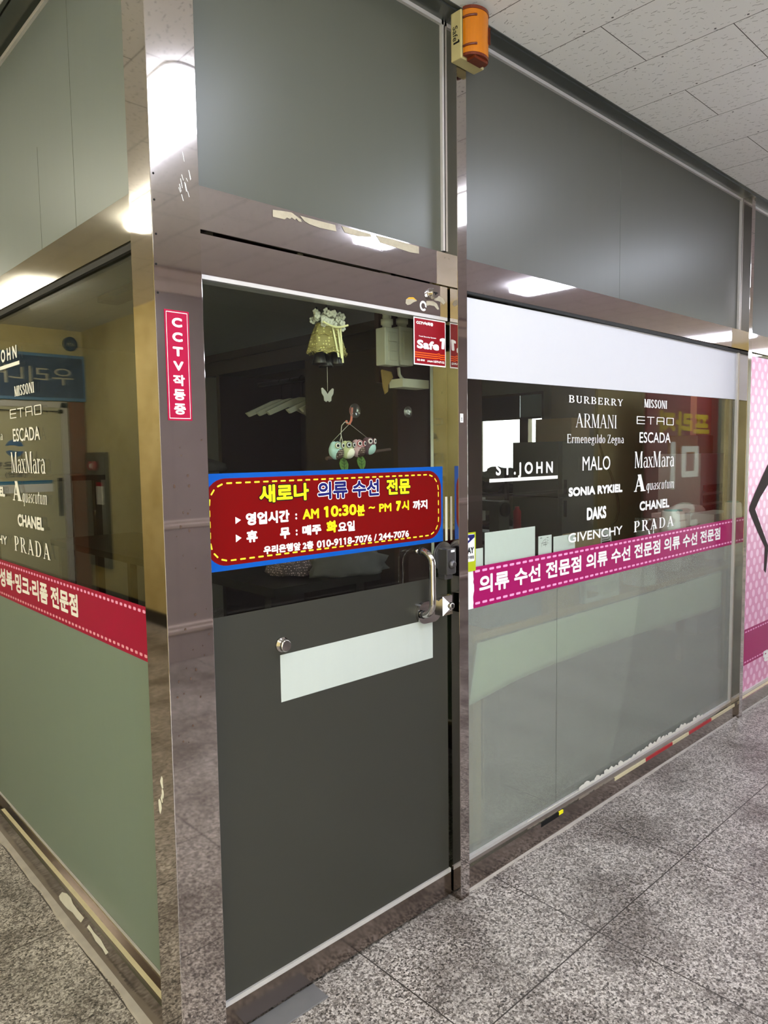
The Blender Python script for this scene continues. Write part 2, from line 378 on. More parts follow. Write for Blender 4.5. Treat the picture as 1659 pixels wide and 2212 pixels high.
_tcache = {}
def flag(xr):
    hs = text_polys_raw('1'); w_ = max(p[0] for f in hs for p in f)-min(p[0] for f in hs for p in f); h_ = max(p[1] for f in hs for p in f); xl = xr-w_
    return [[(xl-.11, h_-.15), (xl, h_-.11), (xl, h_), (xl-.11, h_-.065)]]
def text_polys_raw(s):
    if ('raw', s) not in _tcache:
        cu = bpy.data.curves.new('t', 'FONT'); cu.body = s; cu.resolution_u = 4
        o = bpy.data.objects.new('t', cu); C.objects.link(o); bpy.context.view_layer.update()
        me = bpy.data.meshes.new_from_object(o.evaluated_get(bpy.context.evaluated_depsgraph_get()))
        vs = [(v.co.x, v.co.y) for v in me.vertices]; fs = [[vs[i] for i in p.vertices] for p in me.polygons]
        bpy.data.objects.remove(o); bpy.data.curves.remove(cu); bpy.data.meshes.remove(me)
        _tcache[('raw', s)] = fs
    return _tcache[('raw', s)]
def text_polys(s):
    if s not in _tcache:
        fs = list(text_polys_raw(s))
        for i, ch in enumerate(s):                     # the built-in face draws the figure one as a bare bar: add its flag
            if ch == '1': fs += flag(max(p[0] for f in text_polys_raw(s[:i+1]) for p in f))
        _tcache[s] = fs
    return _tcache[s]
def put(mb, polys, fr, u0, u1, z0, z1, bold=0, d=0, box=None, shear=0):
    """fit flat polygons into the rectangle; bold = stroke growth in metres"""
    xs = [p[0] for f in polys for p in f]; ys = [p[1] for f in polys for p in f]
    x0, x1, y0, y1 = box or (min(xs), max(xs), min(ys), max(ys))
    u0 += bold; u1 -= bold; z0 += bold; z1 -= bold
    sx = (u1-u0)/max(x1-x0, 1e-6); sy = (z1-z0)/max(y1-y0, 1e-6)
    NB = 8 if bold < .0012 else 12
    offs = [(0, 0)] if not bold else [(bold*math.cos(a*2*math.pi/NB), bold*math.sin(a*2*math.pi/NB)) for a in range(NB)] + [(0, 0)]
    for k, (ox, oy) in enumerate(offs):
        for fi, f in enumerate(polys):
            q = [(u0+(p[0]-x0)*sx+(p[1]-y0)*sy*shear, z0+(p[1]-y0)*sy) for p in f]
            ar = sum(q[i][0]*q[(i+1) % len(q)][1]-q[(i+1) % len(q)][0]*q[i][1] for i in range(len(q)))
            if ar < 0: q = q[::-1]
            mb.face([fr(a+ox, b+oy, d+k*4e-5+(fi % 5)*7e-6) for a, b in q])   # vinyl layers lie a hair apart
def poly(mb, fr, pts, d=0):
    ar = sum(pts[i][0]*pts[(i+1) % len(pts)][1]-pts[(i+1) % len(pts)][0]*pts[i][1] for i in range(len(pts)))
    mb.face([fr(a, b, d) for a, b in (pts if ar > 0 else pts[::-1])])
def rect(mb, fr, u0, u1, z0, z1, d=0): poly(mb, fr, [(u0, z0), (u1, z0), (u1, z1), (u0, z1)], d)
def rrpts(u0, u1, z0, z1, r, n=8):
    out = []
    for cx, cz, a0 in ((u1-r, z1-r, 0), (u0+r, z1-r, 90), (u0+r, z0+r, 180), (u1-r, z0+r, 270)):
        for k in range(n+1): a = math.radians(a0+90*k/n); out.append((cx+r*math.cos(a), cz+r*math.sin(a)))
    return out
def dashes(mb, fr, pts, w, dash, gap, d=0, closed=False):
    if closed: pts = pts+[pts[0]]
    seglen = [math.dist(pts[i], pts[i+1]) for i in range(len(pts)-1)]; tot = sum(seglen)
    def at(t):
        for i, L_ in enumerate(seglen):
            if t <= L_ or i == len(seglen)-1:
                k = t/L_ if L_ > 1e-9 else 0
                return (pts[i][0]+(pts[i+1][0]-pts[i][0])*k, pts[i][1]+(pts[i+1][1]-pts[i][1])*k)
            t -= L_
    t = 0
    while t < tot-dash*.3:
        a, b = at(t), at(min(t+dash, tot)); L_ = math.dist(a, b) or 1
        dx, dz = (b[0]-a[0])/L_, (b[1]-a[1])/L_; nx, nz = -dz*w/2, dx*w/2; e = w*.3
        poly(mb, fr, [(a[0]+nx*.5, a[1]+nz*.5), (a[0]+dx*e+nx, a[1]+dz*e+nz), (b[0]-dx*e+nx, b[1]-dz*e+nz), (b[0]+nx*.5, b[1]+nz*.5), (b[0]-nx*.5, b[1]-nz*.5), (b[0]-dx*e-nx, b[1]-dz*e-nz), (a[0]+dx*e-nx, a[1]+dz*e-nz), (a[0]-nx*.5, a[1]-nz*.5)], d)
        t += dash+gap
def flat(): m = MB(); m.keep = True; return m

# ---------------- a stroke-built roman alphabet for the serifed vinyl lettering
def serif_text(s, T=.15, t=.05, st=.045, sf=.075, gap=.1):
    out = []; X = 0
    for ch in s:
        g = []
        def bar(x0, x1, y, h): g.append([(x0, y-h/2), (x1, y-h/2), (x1, y+h/2), (x0, y+h/2)])
        def ser(x, y, w=T, l=1, r=1): bar(x-w/2-sf*l, x+w/2+sf*r, y+(st/2 if y < .1 else -st/2), st)
        def line(a, b, w): g.append([(a[0]-w/2, a[1]), (a[0]+w/2, a[1]), (b[0]+w/2, b[1]), (b[0]-w/2, b[1])])
        def stem(x, y0=0, y1=1, w=T, top=(1, 1), bot=(1, 1)):
            line((x, y0), (x, y1), w)
            if top: bar(x-w/2-sf*top[0], x+w/2+sf*top[1], y1-st/2, st)
            if bot: bar(x-w/2-sf*bot[0], x+w/2+sf*bot[1], y0+st/2, st)
        def arc(cx, cy, rx, ry, a0, a1, T_=None, n=14, tt=None):
            T2 = T if T_ is None else T_; t2 = t if tt is None else tt
            for k in range(n):
                q = []
                for a, o in ((a0+(a1-a0)*k/n, 0), (a0+(a1-a0)*(k+1)/n, 0), (a0+(a1-a0)*(k+1)/n, 1), (a0+(a1-a0)*k/n, 1)):
                    c_, s_ = math.cos(math.radians(a)), math.sin(math.radians(a))
                    q.append((cx+(rx-T2*o)*c_, cy+(ry-t2*o)*s_))
                g.append(q)
        xh = .66; a = .8
        if ch == 'A': line((.1, 0), (.4, 1), t*1.2); line((.40, 1), (.72, 0), T*1.05); bar(.2, .6, .33, t); ser(.1, 0, t); ser(.72, 0, T); a = .86
        elif ch == 'B': stem(.17, 1 and 0, 1, T, (1, 0), (1, 0)); bar(.17, .42, 1-t/2, t); bar(.17, .42, .52, t); bar(.17, .42, t/2, t); arc(.40, .75, .27, .25, -90, 90); arc(.42, .26, .31, .26, -90, 90); a = .76
        elif ch == 'D': stem(.17, 0, 1, T, (1, 0), (1, 0)); bar(.17, .4, 1-t/2, t); bar(.17, .4, t/2, t); arc(.38, .5, .42, .5, -90, 90); a = .84
        elif ch == 'E': stem(.17, 0, 1, T, (1, 0), (1, 0)); bar(.17, .62, 1-t/2, t); bar(.17, .52, .52, t); bar(.17, .66, t/2, t); line((.62, .76), (.62, 1), t); line((.65, 0), (.65, .26), t); line((.52, .42), (.52, .62), t*.9); a = .72
        elif ch == 'I': stem(.17); a = .34
        elif ch == 'M': stem(.13, 0, 1, t*1.2, (1, 0), (1, 1)); line((.17, 1), (.46, .02), T*.95); line((.46, .02), (.74, 1), t); stem(.78, 0, 1, T, (0, 1), (1, 1)); a = .95
        elif ch == 'N': stem(.13, 0, 1, t*1.2, (1, 0), (1, 1)); line((.17, 1), (.66, 0), T); stem(.67, 0, 1, t*1.2, (1, 1), None); a = .8
        elif ch == 'O': arc(.42, .5, .4, .52, 0, 360, n=28); a = .84
        elif ch == 'P': stem(.17, 0, 1, T, (1, 0), (1, 1)); bar(.17, .4, 1-t/2, t); bar(.17, .4, .45, t); arc(.38, .725, .3, .275, -90, 90); a = .7
        elif ch == 'R': stem(.17, 0, 1, T, (1, 0), (1, 1)); bar(.17, .4, 1-t/2, t); bar(.17, .4, .48, t); arc(.38, .74, .29, .26, -90, 90); line((.40, .48), (.70, 0), T); ser(.72, 0, T, 0, 1); a = .82
        elif ch == 'S': arc(.33, .74, .27, .27, 40, 270); arc(.33, .26, .29, .27, -140, 90); line((.55, .72), (.55, .96), t); line((.06, .06), (.06, .3), t); a = .66
        elif ch == 'U': stem(.17, .28, 1, T, (1, 1), None); stem(.66, .28, 1, t*1.2, (1, 1), None); arc(.425, .3, .33, .31, 180, 360); a = .82
        elif ch == 'Y': line((.40, .42), (.12, 1), T); line((.40, .42), (.68, 1), t*1.2); stem(.40, 0, .46, T, None, (1, 1)); ser(.12, 1, T); ser(.68, 1, t); a = .8
        elif ch == 'Z': bar(.08, .62, 1-t/2, t); bar(.06, .66, t/2, t); line((.13, 0), (.57, 1), T); line((.1, .76), (.1, 1), t); line((.64, 0), (.64, .26), t); a = .72
        elif ch == 'a': arc(.25, .2, .2, .22, 60, 330, T*.8); stem(.45, 0, .5, T*.85, None, (0, 1)); arc(.3, .46, .19, .2, 0, 150, T*.8); line((.25, .38), (.45, .40), t*3.2); a = .58
        elif ch in 'cC': arc(.28, xh/2, .25, xh/2+.01, 50, 310); a = .52
        elif ch == 'd': arc(.25, xh/2, .23, xh/2+.01, 0, 360); stem(.46, 0, 1, T*.85, (1, 0), (0, 1)); a = .6
        elif ch == 'e': arc(.28, xh/2, .25, xh/2+.01, 0, 310); bar(.1, .5, xh/2, t); a = .56
        elif ch == 'g': arc(.26, .42, .21, .24, 0, 360); arc(.27, -.12, .24, .17, 0, 360, T*.6); line((.15, .05), (.22, .2), T*.6); bar(.42, .54, .62, t*1.4); a = .55
        elif ch == 'i': stem(.17, 0, xh, T*.85, (1, 0), (1, 1)); a = .33
        elif ch == 'l': stem(.17, 0, 1, T*.85, (1, 0), (1, 1)); a = .33
        elif ch in 'mn':
            stem(.16, 0, xh, T*.85, (1, 0), (1, 1)); k = 2 if ch == 'm' else 1
            for j in range(k):
                x = .16+.31*j; arc(x+.155, xh-.18, .155+T*.42, .19, 0, 180, T*.85); stem(x+.31, 0, xh-.16, T*.85, None, (1, 1))
            a = .31*k+.34
        elif ch == 'o': arc(.28, xh/2, .26, xh/2+.01, 0, 360, n=20); a = .56
        elif ch == 'q': arc(.25, xh/2, .23, xh/2+.01, 0, 360); stem(.46, -.3, xh, T*.85, None, (1, 1)); a = .6
        elif ch == 'r': stem(.16, 0, xh, T*.85, (1, 0), (1, 1)); arc(.34, xh-.17, .16, .17, 20, 170, T*.7); a = .46
        elif ch == 's': arc(.22, xh*.74, .17, xh*.27, 40, 270, T*.8); arc(.22, xh*.26, .18, xh*.27, -140, 90, T*.8); a = .44
        elif ch == 't': stem(.18, .12, .86, T*.85, None, None); bar(.04, .38, xh-t/2, t*1.2); arc(.29, .15, .11+T*.4, .16, 180, 300, T*.7); a = .4
        elif ch == 'u': stem(.16, .15, xh, T*.85, (1, 0), None); arc(.31, .17, .15+T*.42, .18, 180, 360, T*.85); stem(.47, 0, xh, T*.85, (1, 0), (0, 1)); a = .62
        elif ch == 'x': line((.08, xh), (.44, 0), T*.95); line((.44, xh), (.08, 0), t); ser(.08, 0, t); ser(.44, 0, T*.8); bar(.0, .2, xh-st/2, st); bar(.36, .54, xh-st/2, st); a = .54
        elif ch == ' ': a = .3
        out += [[(X+p[0], p[1]) for p in q] for q in g]; X += a+gap
    return out
def etro():
    w = .1; out = []
    def r(x0, x1, y0, y1): out.append([(x0, y0), (x1, y0), (x1, y1), (x0, y1)])
    r(0, 1, .9, 1); r(0, 1, .45, .55); r(0, 1, 0, .1); r(0, .1, 0, 1)
    r(1.25, 2.2, .9, 1); r(1.68, 1.78, 0, 1)
    r(2.55, 3.45, .9, 1); r(2.5, 2.6, 0, .9); r(3.42, 3.52, .0, .9); r(2.6, 3.42, .42, .52)
    r(3.85, 4.75, .9, 1); r(3.85, 4.75, 0, .1); r(3.8, 3.9, .06, .94); r(4.7, 4.8, .06, .94)
    return out

# ================================================================== THE SETTING
CZ = 2.84; XW, YS, YE, XE = -2.12, -3.3, 6.35, 14.0
PW, PD = 0.118, 0.111; XA, XB, PT = 1.011, 3.378, 0.045
yG, yF, yK = .060, .0592, .0584          # front glass face, film face, sticker face
yD, yDF, yDK = .0450, .0443, .0436      # door glass, its film, its stickers
xG, xF, xK = .055, .0542, .0534          # side glass
R = fR(yK); L = fL(xK)
def one(name, mat, *bx):
    m = MB()
    for b in bx: m.box(*b)
    return struct(m.build(name, mat))
one('floor', 'floor', (XW-.2, XE, YS-.3, YE+.2, -.1, 0))
one('ceiling', 'ceiling', (XW-.2, XE, YS-.3, -.024, CZ, CZ+.1), (XW-.2, -.024, -.024, YE+.2, CZ, CZ+.1))
m = MB(); m.keep = True
for k in range(-6, 22):
    xl = .21+.3*k; yj = -.255 if (k-3) % 2 == 0 else -.545
    for j in range(-4, 1):
        for dx, dy in ((.016, .05), (.016, -.05), (.284, .05), (.284, -.05)):
            x, y = xl+dx, yj+.58*j+dy
            if YS < y < -.03 and XW < x < 6: m.face([V((x+.0042*math.cos(-a*1.047), y+.0042*math.sin(-a*1.047), CZ-.0006)) for a in range(6)])
o = m.build('screw_heads', plain('screw_grey', '#4a4846', .6), bpy.data.objects['ceiling']); o['kind'] = 'stuff'
one('wall_west', 'cream', (XW-.15, XW, YS-.15, YE+.15, 0, CZ))
one('wall_end', 'cream', (XW, 0.3, YE, YE+.15, 0, CZ))
one('wall_side_beyond', 'cream', (.0, .15, 4.2, YE, 0, CZ))
one('wall_opposite', 'lilac', (-.2, 7.6, YS-.15, YS, 0, CZ), (XW, -.2, YS-.15, YS, 2.6, CZ))
one('wall_opposite_far', 'cream', (7.6, XE, YS-.35, YS-.2, 0, CZ))
one('wall_shop_back', 'plaster', (.15, 6.3, 4.8, 4.95, 0, CZ))
one('wall_shop_right', 'plaster', (6.2, 6.3, .125, 3.24, 0, CZ), (6.2, 6.3, 4.20, 4.8, 0, CZ), (6.2, 6.3, 3.24, 4.20, 0, 1.24), (6.2, 6.3, 3.24, 4.20, 2.19, CZ))
one('wall_front_far', 'cream', (6.2, XE, .0, .12, 0, CZ))
one('ceiling_sky_block', 'plaster', (-.024, 6.35, .075, 5.0, CZ+.01, CZ+.1))  # unseen slab added to keep sky light out of the shop
one('ceiling_shop', 'shopceil', (.07, 6.2, .12, 4.8, 2.44, 2.5))
m = MB(); X0 = -.2
for z0, z1, p in ((.985, 1.045, .02), (.21, .28, .022), (2.66, 2.84, .03)):
    m.prism([V((X0, YS, z0)), V((X0, YS+p*.5, z0)), V((X0, YS+p, z0+(z1-z0)*.4)), V((X0, YS+p*.6, z0+(z1-z0)*.55)), V((X0, YS+p*1.1, z1-(z1-z0)*.15)), V((X0, YS, z1))], (7.6-X0, 0, 0))
struct(m.build('trim_1', 'lilac_trim'))
one('baseboard_west', 'skirting', (XW, XW+.012, YS, YE, 0, .12))
one('baseboard_end', 'skirting', (XW, 0, YE-.012, YE, 0, .12))
# head trim flush with the corridor ceiling, above both shop fronts
m = MB(); m.box(-.024, 6.2, -.024, -.013, 2.837, 2.87); m.box(-.009, 6.2, -.009, .07, 2.834, 2.87); m.box(-.024, -.013, -.013, 4.2, 2.837, 2.87); m.box(-.009, .065, .07, 4.2, 2.834, 2.87)
struct(m.build('trim_2', 'head'))

# steel members of the shop front -----------------------------------------
t = thing('steel_pillar', 'broad mirror-polished steel corner pillar at the left of the shop door', 'pillar', (PW/2, PD/2, 0))
m = MB(); m.box(0, PW, 0, PD, 0, CZ, .0015); m.build('casing', 'pillar', t)
m = MB(); m.keep = True
for px, py in ((331, 374), (333, 431), (337, 505), (337, 570), (341, 632)):
    p = P(px, py, 1, 0); m = MB(); m.lathe((p.x, -.0006, p.z), (0, 1, 0), [(0, .0024), (.0012, .0020)], 10); m.build('screw', 'black', t)
m = MB(); m.keep = True; rnd = random.Random(3)
for k in range(12):
    px, py = rnd.uniform(385, 412), rnd.uniform(325, 420); u, z = uvR(px, py, 0); L_ = rnd.uniform(.006, .022)
    poly(m, fR(-.0004), [(u, z), (u+.0015, z), (u+.004+.0012, z-L_), (u+.004, z-L_)])
m.build('scratch', 'white', t)
m = MB(); m.keep = True
for px, py, s in ((350, 1690, .010), (352, 1715, .008), (346, 1742, .012), (350, 1725, .007)):
    u, z = uvL(px, py, 0); pts = [(u+s*.7*math.cos(a)*(1+.4*math.sin(3*a+px)), z+s*1.6*math.sin(a)) for a in [k*.785 for k in range(8)]]
    poly(m, fL(-.0004), pts)
m.build('paint_residue', 'whitepaint', t)
m = MB(); m.keep = True; rnd = random.Random(5)
for k in range(34):
    px, py = rnd.uniform(372, 455), rnd.uniform(950, 1620); u, z = uvR(px, py, 0)
    if u < .008 or u > PW-.008: continue
    s = rnd.uniform(.0012, .004); pts = [(u+s*math.cos(a)*rnd.uniform(.5, 1.1), z+s*1.3*math.sin(a)*rnd.uniform(.5, 1.2)) for a in [j*.9 for j in range(7)]]
    poly(m, fR(-.0003), pts)
m.build('rust_stain', plain('rust_brown', '#4d382c', .8), t)
def post(x, label):
    t = thing('steel_post', label, 'post', (x+PT/2, .055, 0), 'slim polished posts of the shop front')
    m = MB(); m.box(x, x+PT, 0, .11, .012, CZ, .0012); m.build('casing', 'post', t)
    m = MB(); m.box(x+.001, x+PT-.001, .001, .11, 0, .012); m.build('foot', 'base', t)
    return t
post(XA, 'slim steel post between the shop door and the wide window, carrying the alarm light')
post(XB, 'slim steel post at the far right, beside the pink polka dot panel')
def rail(name, mat, x0, x1, y0, y1, za, zb, zc, zd):     # a rail whose ends differ by a few millimetres, as built
    m = MB(); m.hexa([V((x0, y0, za)), V((x1, y0, zc)), V((x1, y1, zc)), V((x0, y1, za)), V((x0, y0, zb)), V((x1, y0, zd)), V((x1, y1, zd)), V((x0, y1, zb))])
    return struct(m.build(name, mat))
rail('trim_3', 'rail', PW, XA, .045, .10, 2.036, 2.136, 2.031, 2.132)
rail('trim_4', 'rail', XA+PT, XB, .045, .10, 2.029, 2.130, 2.043, 2.144)
rail('trim_5', 'rail', XB+PT, 6.2, .045, .10, 2.043, 2.144, 2.043, 2.144)
one('trim_6', 'rail_side', (.040, .095, PD, 4.2, 2.024, 2.134))
one('baseboard_front', 'base', (XA+PT, XB, .018, .11, 0, .082), (XB+PT, 6.2, .018, .11, 0, .075))
one('baseboard_side', 'base', (.022, .10, PD, 4.2, 0, .088), (.056, .10, PD, 4.2, .088, .122))
m = MB()
def caulk(axis, a0, a1, base, wmin, wmax):
    n = int((a1-a0)/.02); prev = None
    for i in range(n+1):
        t_ = a0+(a1-a0)*i/n; k = noise.noise(V((t_*3.1, wmin*90, 0)))*.5+noise.noise(V((t_*11, 0, 3)))*.25+.5; w_ = wmin+(wmax-wmin)*max(0, min(1, k))
        pr = [(base+.002, 0), (base-w_, 0), (base-w_*.8, .004), (base+.002, .008)]
        ring = [m.bm.verts.new(V((t_, c, z)) if axis == 0 else V((c, t_, z))) for c, z in pr]
        if prev:
            for q in range(4): m.bm.faces.new((prev[q], prev[(q+1) % 4], ring[(q+1) % 4], ring[q]))
        prev = ring
caulk(0, XA+PT, XB, .018, .004, .012); caulk(0, XB+PT, 6.1, .018, .004, .010); caulk(1, PD, 4.1, .022, .010, .032)
struct(m.build('trim_7', 'silicone'))

# glazing ------------------------------------------------------------------
def bars(name, mat, par, *bx):
    m = MB()
    for b in bx: m.box(*b)
    return m.build(name, mat, par)
w = sempty('window_1', (.06, 2.1, .1))       # side front, lower
bars('glass_pane', 'glass', w, (xG, xG+.008, PD-.02, 4.2, .122, 2.03))
bars('frosted_film', 'frost_side', w, (xF, xF+.0005, PD-.005, 4.2, .13, .985))
bars('bead', 'alu', w, (.050, .055, PD, 4.2, .122, .127))
bars('dark_gap_strip', 'darkgap', w, (.044, .055, PD, 4.2, 2.005, 2.024))  # plain black strip along the gap under the side rail
w = sempty('window_2', (.06, 2.1, 2.14))     # side front, upper
bars('frosted_pane', 'frost_ups', w, (xG, xG+.008, PD-.02, 4.2, 2.134, 2.835))
bars('bead', 'alu', w, (.046, .055, PD, 4.2, 2.806, 2.818))
JM = plain('pane_joint_grey', '#646a5c', .8)  # thin grey-green line along the seam between panes
bars('pane_joint', JM, w, (xG-.0006, xG, .575, .5762, 2.134, 2.806)); bars('pane_joint', JM, w, (xG-.0006, xG, .86, .8612, 2.134, 2.45))
w = sempty('window_3', (.55, .06, 2.14))     # fanlight above the door
bars('frosted_pane', 'frost_up', w, (PW-.02, XA, yG, yG+.008, 2.132, 2.836))
bars('bead', 'alu', w, (PW, XA, .050, .060, 2.822, 2.834), (XA-.011, XA-.002, .050, .060, 2.14, 2.834))
w = sempty('window_4', (2.2, .06, 2.14))     # upper pane of the wide window
bars('frosted_pane', 'frost_upr', w, (XA+PT, XB, yG, yG+.008, 2.13, 2.836))
bars('bead', 'alu', w, (XA+PT, XB, .050, .060, 2.822, 2.834), (XB-.014, XB-.002, .048, .060, 2.14, 2.834))
bars('pane_joint', JM, w, (2.115, 2.1162, yG-.0006, yG, 2.135, 2.822))
w = sempty('window_5', (2.2, .06, .1))       # wide window
bars('glass_pane', 'glass', w, (XA+PT, XB, yG, yG+.008, .085, 2.04))
bars('frosted_film', 'frost_shop', w, (XA+PT, XB-.012, yF, yF+.0005, .09, 1.0))
bars('bead', 'alu', w, (XB-.012, XB, .048, .060, .09, 2.03), (XA+PT, XB, .046, .060, .082, .094))
bars('dark_gap_strip', 'darkgap', w, (XA+PT, XB, .046, .060, 2.022, 2.036))  # black strip put in for the rail's shade above the signboard
bars('film_joint', plain('film_joint_grey', '#55584f', .8), w, (1.66, 1.662, yF-.0003, yF, .1, .965))  # thin grey line along the seam of the film
w = sempty('window_6', (4.8, .06, 2.14))
bars('frosted_pane', 'frost_upr', w, (XB+PT, 6.2, yG, yG+.008, 2.144, 2.836))
bars('bead', 'alu', w, (XB+PT, 6.2, .050, .060, 2.822, 2.834))
w = sempty('window_7', (4.8, .06, .1))
bars('glass_pane', 'glass', w, (XB+PT, 6.2, yG, yG+.008, .075, 2.04))
bars('bead', 'alu', w, (XB+PT, 6.2, .046, .060, .075, .092)); bars('bead', 'cream_tape', w, (XB+PT, 6.2, .024, .042, .0752, .0762))
w = sempty('window_8', (6.25, 3.7, 1.24))    # daylight window in the shop's right wall
bars('frame', 'skirting', w, (6.21, 6.27, 3.24, 3.27, 1.24, 2.19), (6.21, 6.27, 4.17, 4.20, 1.24, 2.19), (6.21, 6.27, 3.27, 4.17, 1.24, 1.27), (6.21, 6.27, 3.27, 4.17, 2.16, 2.19), (6.20, 6.28, 3.45, 3.57, 1.27, 1.895), (6.20, 6.27, 3.27, 4.17, 1.885, 1.905))
bars('glass_pane', 'glass', w, (6.24, 6.248, 3.26, 4.18, 1.26, 2.17))
tag(bars('roller_blind', 'navyblind', None, (6.212, 6.225, 3.58, 4.17, 1.906, 2.16)), 'dark navy blind covering the upper left of the daylit window', 'blind')
tag(bars('roller_blind', 'skyblind', None, (6.212, 6.225, 3.27, 3.57, 1.906, 2.16)), 'pale blue blind at the upper right of the daylit window', 'blind')
w = sempty('window_9', (XE, -1.6, 0))         # glazed street end of the corridor
bars('frame', 'alu', w, (XE-.05, XE, YS-.2, 0, 0, .1), (XE-.05, XE, YS-.2, 0, CZ-.1, CZ), (XE-.05, XE, YS-.2, YS-.1, 0, CZ), (XE-.05, XE, -1.7, -1.62, 0, CZ))
bars('glass_pane', 'glass', w, (XE-.03, XE-.02, YS-.1, 0, .1, CZ-.1))

w = sempty('added_daylight_window', (-1.16, YS-.1, 0))      # unseen glazed opening behind the viewer, added so daylight brightens the ceiling
bars('frame', 'alu', w, (XW, -.2, YS-.12, YS-.04, 0, .08), (XW, -.2, YS-.12, YS-.04, 2.54, 2.6), (XW, XW+.06, YS-.12, YS-.04, .08, 2.54), (-.26, -.2, YS-.12, YS-.04, .08, 2.54), (-1.2, -1.13, YS-.12, YS-.04, .08, 2.54))
bars('glass_pane', 'glass', w, (XW+.06, -.26, YS-.09, YS-.08, .08, 2.54))

# the shop door -------------------------------------------------------------
d1 = sempty('door_1', (.56, .06, 0))
DX0, DX1 = .124, 1.0045
bars('top_rail', 'rail', d1, (DX0, DX1, .038, .085, 1.930, 2.0235))
bars('glass_trim', 'alu', d1, (DX0, DX1, .0385, .085, 1.9195, 1.930), (DX0, DX1, .0385, .045, .089, .103))
bars('bottom_rail', 'base', d1, (DX0, DX1, .038, .085, .014, .0895))
bars('glass_pane', 'glass_door', d1, (DX0, DX1, yD, yD+.010, .088, 1.93))
bars('frosted_film', 'frost_door', d1, (DX0, DX1-.004, yDF, yDF+.0005, .10, 1.1025))
m = MB(); p = P(932, 635, 1, .038)
m.lathe((p.x, .038, p.z), (0, -1, 0), [(0, .0175), (.003, .0175), (.014, .0145), (.018, .0145)], 24); o = m.build('lock_cylinder', 'chrome', d1)
m = MB(); m.box(p.x-.008, p.x+.008, 0.0190, .0203, p.z-.0015, p.z+.002); m.box(p.x-.002, p.x+.002, 0.0190, .0203, p.z-.006, p.z); m.build('keyhole', 'black', o)
m = MB(); p = P(612, 1393, 1, .035)
m.lathe((p.x, yDF, p.z), (0, -1, 0), [(0, .020), (.008, .020), (.008, .0165), (.022, .0165), (.025, .014)], 24); m.build('door_knob', 'chrome', d1)
# pull handle
hx = .869; m = MB(); OUT = -.014; RB = .040
path = [V((hx, yDF, 1.196))]
for k in range(9): a = math.radians(90*k/8); path.append(V((hx, OUT+RB-RB*math.sin(a), 1.196-RB*(1-math.cos(a)))))
for k in range(9): a = math.radians(90*k/8); path.append(V((hx, OUT+RB*(1-math.cos(a)), .996+RB-RB*math.sin(a))))
m.tube(path+[V((hx, yDF, .996))], .0105, 16); ph = m.build('pull_handle', 'chrome', d1)
for z in (1.196, .996):
    m = MB()
    for y in (.024, .033): m.lathe((hx, y, z), (0, 1, 0), [(0, .0130), (.005, .0130)], 16)
    m.build('rubber_ring', 'rubber', ph)
m = MB(); m.lathe((.857, yDF, 1.197), (0, -1, 0), [(0, .007), (.008, .007), (.010, .004)], 12); m.build('mount_stud', 'chrome', ph)
# grey night latch and chrome patch lock at the free edge
m = MB(); m.box(0.949, .992, -.004, .040, 1.114, 1.198, .004); lk = m.build('night_latch', 'lockgrey', d1)
m = MB(); m.lathe((.971, -.003, 1.147), (0, -1, 0), [(0, .017), (.006, .013), (.010, .011), (.0101, .0085), (.012, .008)], 24); m.build('turn_button', 'lockgrey', lk)
m = MB(); m.lathe((.977, .036, 1.168), (0, 1, 0), [(0, .047), (.006, .047)], 36); m.lathe((.977, .035, 1.168), (0, 1, 0), [(-.001, .040), (.001, .040)], 36); m.build('latch_disc', 'lockgrey', lk)
m = MB(); m.box(0.952, .989, .008, .040, 1.097, 1.117, .003); m.lathe((.961, .008, 1.106), (0, -1, 0), [(0, .006), (.002, .005)], 14); m.build('latch_foot', 'lockgrey', lk)
m = MB(); m.keep = True; rect(m, fR(-.0046), .966, .984, 1.186, 1.193); m.build('maker_badge', 'white', lk)
m = MB(); m.prism([V((a, .032, b)) for a, b in rrpts(.852, .960, .963, 1.033, .034)], (0, .012, 0)); pl = m.build('patch_lock', 'chrome', d1)
m = MB(); c = V((.971, -.004, 1.012)); q = [V((.947, .015, .980)), V((.994, .015, .980)), V((.994, .015, 1.043)), V((.947, .015, 1.043))]; b = [v+V((0, .03, 0)) for v in q]
for i in range(4): m.face([q[i], q[(i+1) % 4], c]); m.face([b[i], b[(i+1) % 4], q[(i+1) % 4], q[i]])
m.face(b[::-1]); m.build('lock_case', 'chrome', pl)
m = MB(); m.lathe((.971, .005, 1.012), (0, -1, 0), [(0, .012), (.010, .011), (.012, .008)], 20); k_ = m.build('key_cylinder', 'chrome', pl)
m = MB(); m.box(0.968, .974, -.0078, -.0068, 1.006, 1.018); m.build('keyhole', 'black', pl)
m = MB(); m.box(.852, .93, .0312, .0325, .997, .999); m.build('cover_seam', 'black', pl)
bars('door_strip', 'ivory2', d1, (0.9945, 1.0042, .0435, .0452, 1.217, 1.36))
# floor hinge plate
m = MB(); m.box(.20, .419, -.028, .042, 0, .004, .001); o = tag(m.build('floor_plate', plain('worn_steel_plate', '#8b8a8d', .5, .5)), 'bare steel hinge cover plate on the floor under the shop door', 'plate')

